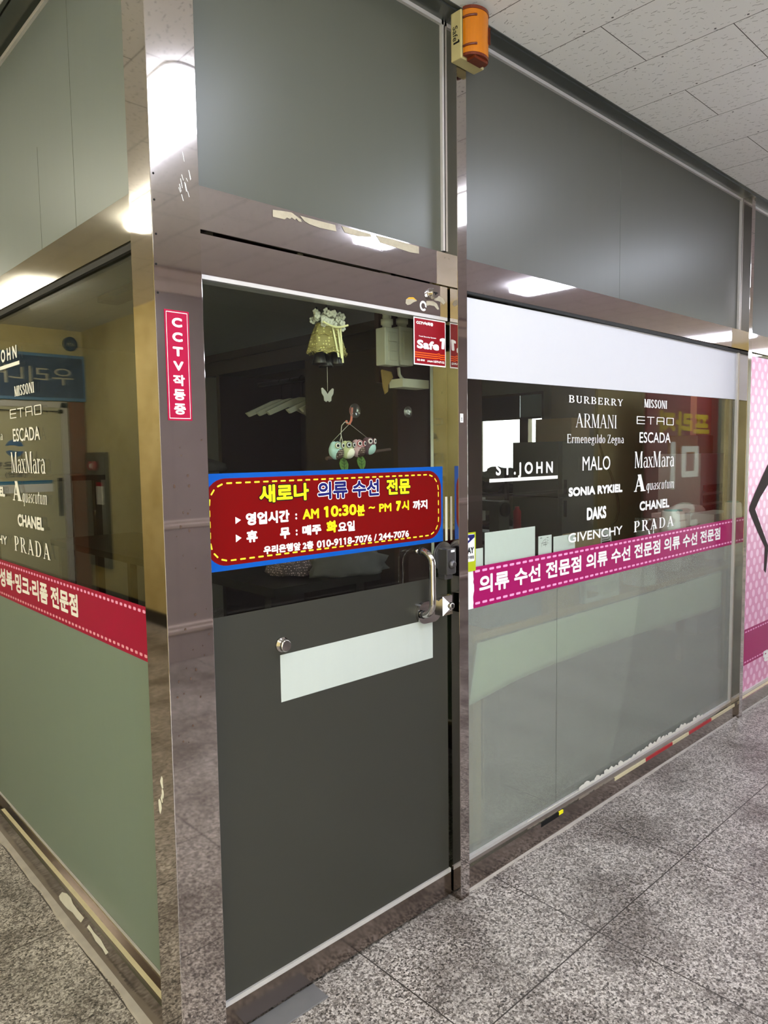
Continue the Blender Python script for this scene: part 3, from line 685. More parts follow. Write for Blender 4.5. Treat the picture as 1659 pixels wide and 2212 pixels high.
# ceiling lamps ------------------------------------------------------------
def lamp(cx, cy, lx, ly, mat, label, grp):
    t = thing('ceiling_lamp', label, 'lamp', (cx, cy, CZ-.05), grp)
    m = MB(); m.prism([V((a, b, CZ-.010)) for a, b in rrpts(cx-lx/2-.012, cx+lx/2+.012, cy-ly/2-.012, cy+ly/2+.012, .06)], (0, 0, .010)); m.build('housing', 'frame_white', t)
    m = MB(); m.prism([V((a, b, CZ-.050)) for a, b in rrpts(cx-lx/2, cx+lx/2, cy-ly/2, cy+ly/2, .05)], (0, 0, .040))
    m.bm.normal_update()
    for f in m.bm.faces: f.material_index = 1 if abs(f.normal.z) < .5 else 0
    m.build('diffuser', [mat, mat+'_rim'], t)
GL = 'ceiling lamps of the corridor'
for i, (x, lab) in enumerate(((.63, 'nearest white ceiling lamp, the one mirrored high on the broad corner pillar'), (2.33, 'ceiling lamp mirrored in the slim post beside the shop door'), (4.17, 'ceiling lamp mirrored in the rail above the wide window'), (8.05, 'ceiling lamp in front of the maroon banner'), (9.9, 'ceiling lamp by the yellow board at the far end'))):
    lamp(x, {.63: -1.42, 2.33: -1.29, 4.17: -1.40}.get(x, -2.2), .28, 1.0 if x == 2.33 else 1.2, 'lampc', lab, GL)
for y, lab in ((1.94, 'warm ceiling lamp nearest the corner in the side passage'), (4.78, 'warm ceiling lamp in the side passage, reflected in the side window'), (-.9, 'warm ceiling lamp over the corridor corner behind the viewer')):
    lamp(-1.09, y, .21, 1.2, 'lampw', lab, GL)

# ================================================================== ON THE DOOR
DR = fR(yDK)
# opening-hours banner
b = thing('banner_sticker', 'wide blue and red opening hours banner stuck across the glass of the shop door', 'banner', (.57, yDK, 1.214))
m = flat(); rect(m, DR, .126, .9823, 1.2167, 1.4584, 0); m.build('blue_ground', 'blue', b)
m = flat(); poly(m, DR, rrpts(.128, .974, 1.2292, 1.446, .058), .0003); m.build('red_panel', 'red', b)
m = flat(); dashes(m, DR, rrpts(.141, .961, 1.2412, 1.434, .050), .0042, .0165, .0105, .0006, True); m.build('stitch_border', 'ydash', b)
def T2(name, mat, par, s, q, bold=0, d=.0008, y0=yDK, dfr=None):
    """q = (px_left, y_bl, y_tl, px_right, y_br, y_tr) measured on the photo"""
    f = dfr or fR(y0)
    (u0, a), (_, b_), (u1, c_), (_, e_) = uvR(q[0], q[1], y0), uvR(q[0], q[2], y0), uvR(q[3], q[4], y0), uvR(q[3], q[5], y0)
    m = flat(); put(m, text_polys(s) if isinstance(s, str) else s, f, u0, u1, (a+c_)/2, (b_+e_)/2, bold, d)
    return m.build(name, mat, par)
def outl(mat1, mat2, s, q, b1, b2):
    (u0, a), (_, b_), (u1, c_), (_, e_) = uvR(q[0], q[1], yDK), uvR(q[0], q[2], yDK), uvR(q[3], q[4], yDK), uvR(q[3], q[5], yDK)
    z0, z1 = (a+c_)/2, (b_+e_)/2
    m = flat(); put(m, text_polys(s), DR, u0-(b2-b1)+0, u1+(b2-b1), z0-(b2-b1), z1+(b2-b1), b2, .0008); m.build('lettering_outline', mat2, b)
    m = flat(); put(m, text_polys(s), DR, u0, u1, z0, z1, b1, .0011); m.build('title_lettering', mat1, b)
outl('yellow', 'black', '새로나', (560, 1088, 1047, 667, 1079, 1043), .0022, .0050)
outl('navy', 'white_letter', '의류 수선', (686.5, 1079, 1041, 818.5, 1071, 1035), .0019, .0042)
outl('yellow', 'black', '전문', (834.5, 1069, 1035, 886, 1066, 1032), .0021, .0046)
Wt = 'white_letter'
for q in ((508, 1116.6, 1131.8, 520.3), (508.9, 1154.6, 1171.6, 521.4)):
    u0, z1 = uvR(q[0], q[1], yDK); _, z0 = uvR(q[0], q[2], yDK); u1, zm = uvR(q[3], (q[1]+q[2])/2-.5, yDK)
    m = flat(); poly(m, DR, [(u0, z0), (u1, (z0+z1)/2), (u0, z1)], .0008); m.build('arrow_mark', Wt, b)
for s, q, bo, mt in (('영업시간', (531, 1134.7, 1106.5, 625.2, 1128.2, 1102), .0018, Wt), (':', (637.5, 1122, 1109, 641.5, 1122, 1109), .0012, Wt),
    ('AM', (653.4, 1122, 1100, 688.8, 1119.5, 1098), .0014, 'yellow'), ('10:30', (699.7, 1118.4, 1094, 769.8, 1112, 1088), .0019, 'yellow'), ('분', (770.9, 1115.3, 1091, 787.9, 1113.5, 1089.5), .0016, 'yellow'),
    ('~', (796, 1099.5, 1094.5, 809.6, 1098.5, 1093.5), .0010, 'yellow'), ('PM', (818.7, 1106.5, 1088.4, 845, 1104, 1086.5), .0012, 'yellow'), ('7', (855, 1104.2, 1082, 866, 1103.5, 1081.5), .0030, 'yellow'), ('시', (867.5, 1103, 1081.5, 883, 1101.5, 1080.5), .0016, 'yellow'),
    ('까지', (891.4, 1101.4, 1081, 922.8, 1099.6, 1079), .0015, Wt),
    ('휴', (532.2, 1172, 1146, 556.5, 1170.5, 1145), .0018, Wt), ('무', (604.6, 1164.5, 1140, 626.3, 1163, 1138.5), .0018, Wt), (':', (638.5, 1156.4, 1143.7, 642.5, 1156.4, 1143.7), .0012, Wt),
    ('매주', (652.7, 1159.3, 1134.7, 693.9, 1152, 1131.8), .0018, Wt), ('화', (705, 1151.8, 1125.5, 728, 1149.5, 1124), .0022, 'yellow'), ('요일', (730, 1149.1, 1126.7, 766.2, 1147.3, 1125), .0013, Wt),
    ('우리은행앞 2층', (569.1, 1198, 1178, 676.9, 1185.3, 1169), .0012, Wt), ('010-9118-7076 / 244-7076', (684.1, 1183.5, 1167, 883, 1160, 1146), .0011, Wt)):
    T2('hours_lettering', mt, b, s, q, bo)

# red security sticker
b = thing('security_sticker', 'red square security notice sticker with white edge at top right of the door glass', 'sticker', (.92, yDK, 1.75))
(u0, z1), (u1, z0) = uvR(893, 683, yDK), uvR(962.8, 794, yDK)
m = flat(); rect(m, DR, u0, u1, z0, z1); m.build('white_edge', 'white', b)
m = flat(); rect(m, DR, u0+.004, u1-.003, z0+.004, z1-.004, .0003); m.build('red_panel', 'safered', b)
def S2(name, mat, s, a0, a1, b0, b1, bold=0, shear=0):
    m = flat(); put(m, text_polys(s), DR, u0+(u1-u0)*a0, u0+(u1-u0)*a1, z0+(z1-z0)*b0, z0+(z1-z0)*b1, bold, .0006, None, shear); m.build(name, mat, b)
S2('notice_lettering', Wt, 'CCTV녹화중', .08, .60, .85, .925, .0008)
S2('tagline_lettering', Wt, 'Total Security System', .15, .69, .585, .62, .0002)
S2('brand_lettering', Wt, 'Safe', .09, .78, .345, .53, .0020, .06); S2('brand_lettering', Wt, '1', .79, .95, .39, .63, .0024, .10)
S2('phone_lettering', Wt, '1577-7112', .60, .95, .075, .125, .0006); S2('small_lettering', Wt, '고객센터', .40, .58, .075, .115, .0003); S2('small_lettering', Wt, '조은 세이프', .09, .33, .08, .125, .0004)
m = flat()
for k in range(3):
    zz = z0+(z1-z0)*(.27-.045*k); h = (z1-z0)*.022; a = u0+.004; w_ = u1-.003-a
    for x0, x1, za, zb in ((0, .70, 0, 0), (.70, .80, 0, .022), (.80, .84, .022, -.006), (.84, 1, -.006, 0)):
        dz = (z1-z0)
        poly(m, DR, [(a+w_*x0, zz+za*dz-h), (a+w_*x1, zz+zb*dz-h), (a+w_*x1, zz+zb*dz), (a+w_*x0, zz+za*dz)], .0006)
m.build('orange_stripe', 'orange', b)

# white sheet behind the film, ring sticker, residues on the top rail
(a0, za), (a1, zb) = uvR(605, 1415, yDK), uvR(935, 1425, yDK); z1 = uvR(770, 1382, yDK)[1]; z0 = uvR(606, 1518, yDK)[1]
m = MB(); m.box(a0, a1, yDK-.0004, yDK+.0003, .8424, .9709); tag(m.build('paper_sheet', 'frost_white'), 'blank translucent white strip stuck on the frosted lower half of the door', 'sheet')
m = flat(); p = P(914, 661, 1, .038); f = fR(.0376); n = 24
for k in range(n-2):
    a, c = k/n*6.283-.2, (k+1)/n*6.283-.2
    poly(m, f, [(p.x+.015*math.cos(a), p.z+.0155*math.sin(a)), (p.x+.015*math.cos(c), p.z+.0155*math.sin(c)), (p.x+.0085*math.cos(c), p.z+.009*math.sin(c)), (p.x+.0085*math.cos(a), p.z+.009*math.sin(a))])
m.mi = 0; tag(m.build('ring_sticker', 'white'), 'torn white ring sticker on the top rail of the door', 'sticker')
def blob(name, mat, pts, y0, label, cat, jit=0):
    m = flat(); poly(m, fR(y0), [uvR(px, py, y0) for px, py in pts]); return tag(m.build(name, mat), label, cat)
blob('tape_residue', 'tape', [(921, 650), (935, 650), (944, 656), (949, 668), (945, 669), (938, 661), (928, 659), (920, 661)], 0.0376, 'beige glue residue beside the white ring sticker on the door rail', 'residue')
blob('tape_residue', 'tape', [(938, 643), (948, 639), (957, 644), (962, 654), (958, 658), (952, 652), (945, 650), (938, 649)], 0.0376, 'beige glue residue just right of the key cylinder on the door rail', 'residue')
b2 = blob('sticker_scrap', 'tape', [(877, 647), (883, 642), (893, 642), (901, 650), (893, 653), (886, 658), (880, 659), (876, 655)], 0.0376, 'torn yellow and grey sticker scrap at the left of the ring sticker', 'sticker')
m = flat(); poly(m, fR(.0374), [uvR(px, py, .0374) for px, py in [(878, 646), (884, 642), (893, 642), (901, 649), (892, 646), (884, 646)]]); m.build('printed_edge', plain('amber_print', '#d6a524', .5), b2)
tp = [[(589, 453), (612, 456), (630, 459), (650, 474), (652, 480), (645, 478), (640, 472), (637, 475), (630, 470), (626, 473), (620, 470), (615, 474), (589, 468)],
      [(648, 466), (685, 476), (724, 486), (727, 500), (690, 492), (668, 484), (658, 478)],
      [(738, 488), (770, 497), (800, 505), (803, 512), (772, 510), (745, 502)],
      [(812, 508), (850, 517), (905, 533), (905, 548), (886, 545), (850, 533), (822, 524)]]
for pts, lab in zip(tp, ('leftmost strip of old masking tape on the rail above the door', 'second strip of old masking tape from the left above the door', 'third strip of old masking tape above the door, left of the lamp reflection', 'glossy strip of old tape at the right of the lamp reflection above the door')):
    blob('masking_tape', 'tape', pts, 0.0440, lab, 'tape')['group'] = 'old tape on the rail above the door'
# crimson sticker on the pillar
b = thing('camera_notice', 'tall narrow crimson sticker with white vertical lettering on the corner pillar', 'sticker', (.05, 0, 1.583))
f = fR(-.0006); m = flat(); rect(m, f, .0205, .0805, 1.583, 1.829); m.build('crimson_ground', 'cctvred', b)
m = flat()
for a in ((.0245, .0765, 1.8235, 1.825), (.0245, .0765, 1.587, 1.5885), (.0245, .0255, 1.587, 1.825), (.0755, .0765, 1.587, 1.825)): rect(m, f, *a, .0003)
m.build('white_border', Wt, b)
for i, s in enumerate('CCTV작동중'):
    zc = 1.802-.0322*i; m = flat(); h = .0105 if i < 4 else .0125; hw = .0125 if i < 4 else .0145
    put(m, text_polys(s), f, .0505-hw, .0505+hw, zc-h, zc+h, .0014 if i < 4 else .0011, .0003); m.build('notice_letter', Wt, b)
# small pale tag on the slim post
m = MB(); m.box(XA+.008, XA+.022, -.0012, .0, 1.598, 1.626); o = tag(m.build('post_tag', 'white'), 'tiny white label stuck on the slim post beside the door', 'tag')
m = flat(); 
for k in range(3): rect(m, fR(-.0014), XA+.011, XA+.018, 1.603+k*.004, 1.605+k*.004)
m.build('print_line', 'black', o)

# alarm light at the top of the post ---------------------------------------
b = thing('alarm_light', 'amber security alarm beacon on an ivory base at the top of the slim post', 'alarm light', (1.045, 0, 2.66))
sx0, sx1, sz0, sz1 = .984, 1.092, 2.682, 2.822
m = MB(); m.box(sx0, sx1, -.042, -.0005, sz0, sz1, .003); m.build('base_box', 'ivory', b)
m = MB(); cx = (sx0+sx1)/2; prof = []
for k in range(17): a = math.radians(180*k/16); prof.append((cx+.050*math.cos(a), -.046-.040*math.sin(a)))
m.prism([V((a, c, sz0+.012)) for a, c in prof], (0, 0, sz1-sz0-.018)); ln = m.build('lens', 'amber', b)
m = MB(); m.prism([V((cx+(a-cx)*1.03, c*1.02, sz1-.006)) for a, c in prof], (0, 0, .009)); m.build('lens_cap', 'amberdark', b)
m = MB(); m.prism([V((cx+(a-cx)*.99, c*.99, sz0+.004)) for a, c in prof], (0, 0, .0085)); m.box(cx-.03, cx+.03, -.075, -.044, sz0-.004, sz0+.005); m.build('lens_base', 'amberdark', b)
m = MB()
for z in (sz0+.03, sz1-.028):
    m = MB(); m.tube([V((cx+.0515*math.cos(math.radians(a)), -.046-.0415*math.sin(math.radians(a)), z+.004*(k/5))) for k, a in enumerate((178, 166, 154, 142, 132, 122))], .0035, 8); m.build('lens_slot', 'amberdark', ln)
m = MB()
for dx in (-.004, .0, .006): m.box(cx+.028+dx, cx+.0288+dx, -.0815, -.078, sz0+.05, sz0+.10)
m.build('lens_groove', 'amberdark', ln)
m = flat(); fr = fL(sx0-.0006); W90 = text_polys('Safe')
def side(u, v, d=0): return V((sx0-.0007-d, -.021-(v-.5)*.030, sz0+.098-u*.052))
put(m, W90, lambda u, v, d=0: side(u, v, d), 0, .82, .12, .72, .0, 0); m.build('badge_lettering', 'black', b)
m = flat(); put(m, W90, lambda u, v, d=0: side(u+.008, v+.03, d), 0, .82, .12, .72, .0, 0); m.build('badge_lettering', 'black', b)
m = flat(); put(m, text_polys('1'), lambda u, v, d=0: side(u, v, d), .82, 1.0, .2, 1.0, .02, 0); m.build('badge_lettering', 'black', b)

# ================================================================== ON THE SIDE AND FRONT WINDOWS
# magenta stripe bands ------------------------------------------------------
b = thing('window_band', 'magenta shop band with white lettering and dashes across the wide window', 'window band', (2.26, yK, .966))
z0s, z1s = .9660, 1.1090
ul = uvR(1023, 1275, yK)[0]; m = flat(); rnd = random.Random(4); edge = [(ul+rnd.uniform(-.003, .004), z0s+(z1s-z0s)*k/14) for k in range(15)]
def skew(u, z): return z+.010*(u-1.14)/2.24
RS = lambda u, v, d=0: V((u, yK-d, skew(u, v)))
poly(m, RS, [(XB-.012, z0s), (XB-.012, z1s)]+edge[::-1]); m.build('magenta_ground', 'magenta', b)
m = flat(); poly(m, RS, [(XA+PT+.002, z0s), *[(u+.004, z) for u, z in edge], (XA+PT+.002, z1s)], -.0002); m.build('torn_edge', 'white', b)
for zz in (.9815, 1.0935):
    m = flat(); dashes(m, RS, [(ul+.008, zz), (XB-.014, zz)], .0085, .0265, .0125, .0003); m.build('stitch_dash', 'pink', b)
(u0, za), (u1, zc), zb, zd = uvR(1035, 1285, yK), uvR(1555, 1173, yK), uvR(1035, 1243.5, yK)[1], uvR(1555, 1141, yK)[1]
m = flat(); put(m, text_polys('의류 수선 전문점 의류 수선 전문점 의류 수선 전문점'), RS, u0, u1, za+.0005, zb-.0005, .0026, .0005); m.build('band_lettering', Wt, b)
b = thing('window_band', 'crimson shop band with white lettering and dashes across the side window', 'window band', (xK, .9, .966))
m = flat(); rect(m, L, -4.15, -PD-.001, .974, 1.1185); m.build('crimson_ground', 'magenta2', b)
for zz in (.9875, 1.1045):
    m = flat(); dashes(m, L, [(-4.15, zz), (-PD-.004, zz)], .0085, .017, .0115, .0003); m.build('stitch_dash', plain('pale_pink_dash_print', '#eda6bb', .4, 0, 0) if zz < 1 else 'pink', b)
(u0, za), (u1, zc), zb, zd = uvL(1, 1264, xK), uvL(169.7, 1335.8, xK), uvL(1, 1226, xK)[1], uvL(169.7, 1284.5, xK)[1]
m = flat(); put(m, text_polys('성복·밍크·리폼 전문점'), L, u0, u1, (za+zc)/2, (zb+zd)/2, .0030, .0005); m.build('band_lettering', Wt, b)

# vinyl name lettering ------------------------------------------------------
GR = 'white name lettering on the wide window'; GS = 'white name lettering on the side window'
def serif(*a, **k): return serif_text(*a, **k)
SER = dict(BUR=lambda: serif_text('BURBERRY', .16, .085, .075, .07, .17), ARM=lambda: serif_text('ARMANI', .13, .035, .03, .08, .02),
    ERM=lambda: serif_text('Ermenegildo Zegna', .13, .05, .045, .05, .03), MIS=lambda: serif_text('MISSONI', .23, .08, .07, .05, .06),
    MAX=lambda: serif_text('MaxMara', .14, .045, .045, .06, .0), PRA=lambda: serif_text('PRADA', .18, .055, .05, .08, .25), AQ=lambda: serif_text('A', .26, .07, .06, .08), AQ2=lambda: serif_text('quascutum', .13, .045, .04, .04, .0))
def word(lines, label, grp, fr):
    m = flat()
    for polys, u0, u1, z0, z1, bo, box, sh in lines: put(m, polys, fr, u0, u1, z0, z1, bo, 0, box, sh)
    return tag(m.build('window_lettering', Wt), label, 'lettering', grp)
def q2(q, uv, k):
    (u0, a), (_, b_), (u1, c_), (_, e_) = uv(q[0], q[1], k), uv(q[0], q[2], k), uv(q[3], q[4], k), uv(q[3], q[5], k)
    return u0, u1, (a+c_)/2, (b_+e_)/2
def bx(polys, y0=0.0, y1=1.0): xs = [p[0] for f in polys for p in f]; return (min(xs), max(xs), y0, y1)
ET = etro()
WORDS = [ # polys, bold, front-window quad, box, shear, row phrase, side-window quad
 ('bur', SER['BUR'](), 0, (1228.9, 871.4, 856.4, 1345.6, 875.3, 860.2), 1, 0, 'wide slab serif capitals at the top of the middle column', None),
 ('arm', SER['ARM'](), 0, (1243.4, 924.3, 895, 1332.1, 924.3, 895), 1, 0, 'tall thin serif capitals second from the top of the middle column', None),
 ('erm', SER['ERM'](), 0, (1225.2, 958.6, 940, 1347.6, 955.7, 937.5), 1, 0, 'long two-word serif name third from the top of the middle column', None),
 ('malo', 'MALO', .0003, (1258.2, 1017.9, 987, 1318, 1013.6, 984), 0, 0, 'thin round sans capitals fourth from the top of the middle column', None),
 ('son', 'SONIA RYKIEL', .0030, (1228, 1075.7, 1054.5, 1344.3, 1060.8, 1043.7), 0, 0, 'heavy two-word sans capitals fifth from the top of the middle column', None),
 ('daks', 'DAKS', .0032, (1267.5, 1124.5, 1096.6, 1309.4, 1119.1, 1092.3), 0, 0, 'narrow heavy sans name second from the bottom of the middle column', None),
 ('giv', 'GIVENCHY', .0010, (1227.4, 1174.7, 1152.5, 1344.3, 1152.7, 1135.5), 0, 0, 'widely spaced sans capitals at the bottom of the middle column', None),
 ('mis', SER['MIS'](), 0, (1391.7, 880.8, 862.8, 1440.7, 882.4, 864.9), 1, 0, 'condensed heavy slab capitals at the top of the right-hand column', (31.7, 856.2, 833.8, 73.7, 848.4, 825)),
 ('etro', ET, 0, (1375.4, 917, 900.7, 1455.2, 917.6, 901.3), 1, 0, 'square thin-line name second from the top of the right-hand column', (22, 903, 883.5, 89.8, 896.5, 874.5)),
 ('esc', 'ESCADA', .0006, (1381.3, 956.7, 934.9, 1448.3, 956.7, 933.1), 0, 0, 'narrow sans capitals third from the top of the right-hand column', (28.8, 953.8, 925, 86.6, 950.9, 920.9)),
 ('max', SER['MAX'](), 0, (1371, 1012, 976.6, 1456.2, 1006.4, 973.3), 1, 0, 'big mixed-case serif name midway down the right-hand column', (25.1, 1020.2, 976.3, 98.4, 1024, 974.5)),
 ('cha', 'CHANEL', .0026, (1381.4, 1104.4, 1084, 1445.6, 1095.4, 1075.8), 0, 0, 'bold sans capitals second from the bottom of the right-hand column', (39, 1135.7, 1110, 95.2, 1147.2, 1118.6)),
 ('pra', SER['PRA'](), 0, (1369.3, 1151.4, 1126.8, 1455.5, 1134.2, 1113.8), 1, 0, 'spaced bold serif capitals at the bottom of the right-hand column', (32.2, 1189.4, 1158.9, 109.1, 1210.1, 1174.7)),
]
wid = {}
for key, pl_, bo, q, fixb, sh, phrase, qs in WORDS:
    polys = text_polys(pl_) if isinstance(pl_, str) else pl_
    u0, u1, z0, z1 = q2(q, uvR, yK); box = bx(polys) if fixb else None; wid[key] = (u1-u0, z1-z0)
    word([(polys, u0, u1, z0, z1, bo, box, sh)], phrase+' on the wide window', GR, R)
    if qs:
        u0, u1, z0, z1 = q2(qs, uvL, xK); word([(polys, u0, u1, z0, z1, bo, box, sh)], phrase.replace('right-hand column', 'list')+' on the side window', GS, L)
def aq(qa, qb, uv, k, fr, label, grp):
    A, B = SER['AQ'](), SER['AQ2'](); a = q2(qa, uv, k); c_ = q2(qb, uv, k)
    word([(A, *a, 0, bx(A), 0), (B, *c_, 0, bx(B, 0, .66), .22)], label, grp, fr)
aq((1369.6, 1063.2, 1026.1, 1394.4, 1060.1, 1024), (1395.8, 1059.6, 1045.5, 1455, 1053.2, 1039), uvR, yK, R, 'huge serif capital followed by slanted small letters on the wide window', GR)
aq((28, 1080.8, 1038.8, 47.6, 1082.7, 1040), (48.5, 1084.4, 1066, 101, 1090.5, 1070), uvL, xK, L, 'huge serif capital followed by slanted small letters on the side window', GS)
u0, u1, z0, z1 = q2((1071.1, 1028.1, 1002, 1194, 1020.4, 994.9), uvR, yK); stw = u1-u0; sth = z1-z0
(ua, zl), (ub, zm) = uvR(1057.2, 1042.9, yK), uvR(1204.8, 1033.5, yK); zl = (zl+zm)/2
def under(u): return [[(ua, zl), (ub, zl), (ub, zl+.0125), (ua, zl+.0125)]]
m = flat(); SJ = text_polys('S T . J O H N'); SB = bx(SJ, 0, max(p[1] for f in text_polys('H') for p in f)); put(m, SJ, R, u0, u1, z0, z1, .0020, 0, SB); o = tag(m.build('window_lettering', Wt), 'spaced underlined sans capitals alone at the left of the wide window', 'lettering', GR); m = flat(); rect(m, R, ua, ub, zl, zl+.0125); m.build('underline', Wt, o)
ur, zt = uvL(35, 744.4, xK); _, zb = uvL(35, 773.2, xK); uu, zu = uvL(42, 786.6, xK)
m = flat(); put(m, SJ, L, ur-stw, ur, zb, zt, .0020, 0, SB); o = tag(m.build('window_lettering', Wt), 'spaced underlined sans capitals cut by the left edge, at the top of the side window', 'lettering', GS); m = flat(); rect(m, L, uu-(ub-ua), uu, zu, zu+.0125); m.build('underline', Wt, o)
for key, pl_, bo, px, yb, yt, lab in (('erm', SER['ERM'](), 0, 5.9, 950.2, 930, 'serif name cut by the left photo edge, high on the side window'),
    ('son', 'SONIA RYKIEL', .0030, 11, 1073.4, 1051.5, 'heavy sans name cut by the left photo edge on the side window'), ('giv', 'GIVENCHY', .0010, 15.9, 1178.4, 1158.9, 'spaced sans name cut by the left photo edge, lowest on the side window')):
    polys = text_polys(pl_) if isinstance(pl_, str) else pl_; u1, z0 = uvL(px, yb, xK); z1 = uvL(px, yt, xK)[1]
    word([(polys, u1-wid[key][0], u1, z0, z1, bo, bx(polys) if key == 'erm' else None, 0)], lab, GS, L)

# blank signboard, papers and cards on the wide window ----------------------
m = MB(); m.hexa([V((XA+PT+.004, .0565, 1.747)), V((XB-.004, .0565, 1.772)), V((XB-.004, .0588, 1.772)), V((XA+PT+.004, .0588, 1.747)), V((XA+PT+.004, .0565, 2.012)), V((XB-.004, .0565, 2.034)), V((XB-.004, .0588, 2.034)), V((XA+PT+.004, .0588, 2.012))])
tag(m.build('blank_signboard', plain('blank_board_white', '#d4d4d9', .45, 0, .01)), 'long blank white signboard across the top of the wide window', 'signboard')
b = thing('pay_sticker', 'lime and navy payment notice half hidden behind the slim post beside the door', 'sticker', (1.11, yK, 1.096)); RP = fR(yK-.0012)
a0, a1, z0, z1 = 1.062, 1.163, 1.097, 1.231
m = flat(); rect(m, RP, a0, a1, z0, z1); m.build('lime_ground', 'paygreen', b)
m = flat(); poly(m, RP, rrpts(a0+.004, a1-.006, z0+.034, z1-.006, .006), .0002); m.build('white_panel', 'white', b)
m = flat(); poly(m, RP, [(a0+.02, z1-.058), (a1-.006, z1-.018), (a1-.006, z1-.008), (a0+.004, z1-.007), (a0+.004, z1-.06)], .0004); m.build('navy_corner', 'navy', b)
m = flat(); rect(m, RP, a0+.045, a1-.035, z1-.026, z1-.018, .0006); m.build('logo_bar', 'white', b)
m = flat(); put(m, text_polys('PAY'), RP, a0+.046, a1-.011, z0+.062, z0+.084, .0012, .0005); m.build('lettering', 'black', b)
m = flat(); put(m, text_polys('이 가맹점'), RP, a0+.046, a1-.011, z0+.043, z0+.054, .0004, .0005); m.build('lettering', 'black', b)
m = flat(); put(m, text_polys('안심'), RP, a0+.052, a1-.045, z0+.012, z0+.022, .0004, .0005); m.build('lettering', 'black', b)
def paper(x0, x1, z0, z1, label):
    k = (.0692-CAM.y)/(yK-CAM.y); x0, x1, z0, z1 = CAM.x+(x0-CAM.x)*k, CAM.x+(x1-CAM.x)*k, 1.5+(z0-1.5)*k, 1.5+(z1-1.5)*k
    m = MB(); m.box(x0, x1, .0688, .0693, z0-.02, z1); return tag(m.build('paper_sheet', 'paper'), label, 'paper', 'papers taped low on the wide window')
paper(1.163, 1.203, 1.094, 1.172, 'narrow blank paper beside the payment notice')
paper(1.213, 1.511, 1.096, 1.223, 'largest blank white paper on the wide window')
paper(1.633, 1.785, 1.100, 1.172, 'blank white paper right of the little map card')
o = paper(1.5325, 1.620, 1.1305, 1.182, 'small map card between two blank papers')
m = MB(); m.keep = True; f = fR(.0684)
def ln(pts, w=.0011):
    for i in range(len(pts)-1):
        (a, c), (e, g) = pts[i], pts[i+1]; L_ = math.dist(pts[i], pts[i+1]); nx, nz = -(g-c)/L_*w/2, (e-a)/L_*w/2
        poly(m, f, [(1.5482+a+nx, 1.1280+c+nz), (1.5482+e+nx, 1.1280+g+nz), (1.5482+e-nx, 1.1280+g-nz), (1.5482+a-nx, 1.1280+c-nz)])
ln([(.02, .01), (.022, .022), (.032, .033), (.046, .037)]); ln([(.018, .024), (.066, .021)]); ln([(.046, .041), (.046, .008)]); ln([(.032, .026), (.060, .026)]); ln([(.052, .034), (.066, .031)]); ln([(.010, .0445), (.024, .0445)], .002); ln([(.054, .043), (.066, .043)], .002); ln([(.030, .0165), (.056, .0165)], .002)
m.build('map_drawing', 'black', o)
# tape along the kerb of the wide window
segs = [(2.05, 2.33, 'cream_tape'), (2.33, 2.60, 'hazred'), (2.60, 2.78, 'cream_tape'), (2.78, 3.05, 'hazred'), (3.05, 3.36, 'cream_tape')]
b = thing('hazard_tape', 'red and white hazard tape along the kerb at the right end of the wide window', 'tape', (2.7, .02, .07))
for a, c, mt in segs:
    m = MB(); m.box(a, c, .0172, .022, .068, .0829); m.build('red_stripe' if mt == 'hazred' else 'white_stripe', mt, b)
b = thing('hazard_tape', 'short black and yellow tape scrap on the kerb of the wide window', 'tape', (1.6, .02, .07))
m = MB(); m.box(1.50, 1.62, .0172, .022, .066, .0829); m.build('black_stripe', 'black', b)
m = MB(); m.box(1.62, 1.65, .0170, .022, .070, .0829); m.build('yellow_stripe', 'yellow', b)
m = MB(); m.keep = True; rnd = random.Random(9); f = fR(.0452)
for k in range(40):
    u = 1.45+k*.04; h = rnd.uniform(.010, .030) if 1.8 < u < 3.0 else .006; poly(m, fR(.0456), [(u, .094), (u+.042, .094), (u+.042, .094+h*rnd.uniform(.5, 1)), (u+.02, .094+h), (u, .094+h*rnd.uniform(.5, 1))])
tag(m.build('sealant_smear', 'whitepaint'), 'ragged white sealant smeared along the bottom edge of the wide window glass', 'sealant')
m = MB(); m.box(.033, .046, .1115, 1.60, .0880, .0890); tag(m.build('kerb_tape', 'cream_tape'), 'cream tape strip running along the kerb under the side window', 'tape')
m = MB(); m.keep = True; rnd = random.Random(6); f = fL(.0214)
up = [(126, 1934), (134, 1928), (146, 1929), (153, 1938), (158, 1950), (170, 1966), (181, 1983), (192, 1996), (204, 2013), (216, 2030), (226, 2046), (233, 2058)]
dn = [(230, 2061), (220, 2050), (208, 2034), (197, 2017), (186, 2003), (176, 1992), (166, 1981), (155, 1971), (146, 1963), (139, 1955), (131, 1944)]
up = [(x+rnd.uniform(-2, 2), y+rnd.uniform(-2.5, 2.5)) for x, y in up]; dn = [(x+rnd.uniform(-2, 2), y+rnd.uniform(-2.5, 2.5)) for x, y in dn][::-1]; dn = [dn[0]]+dn
for i in range(len(up)-1):
    if i == 6: continue
    poly(m, f, [uvL(*q, .0214) for q in (up[i], up[i+1], dn[i+1], dn[i])])
tag(m.build('flaking_paint', 'whitepaint'), 'flaking white paint on the dark kerb under the side window', 'paint')

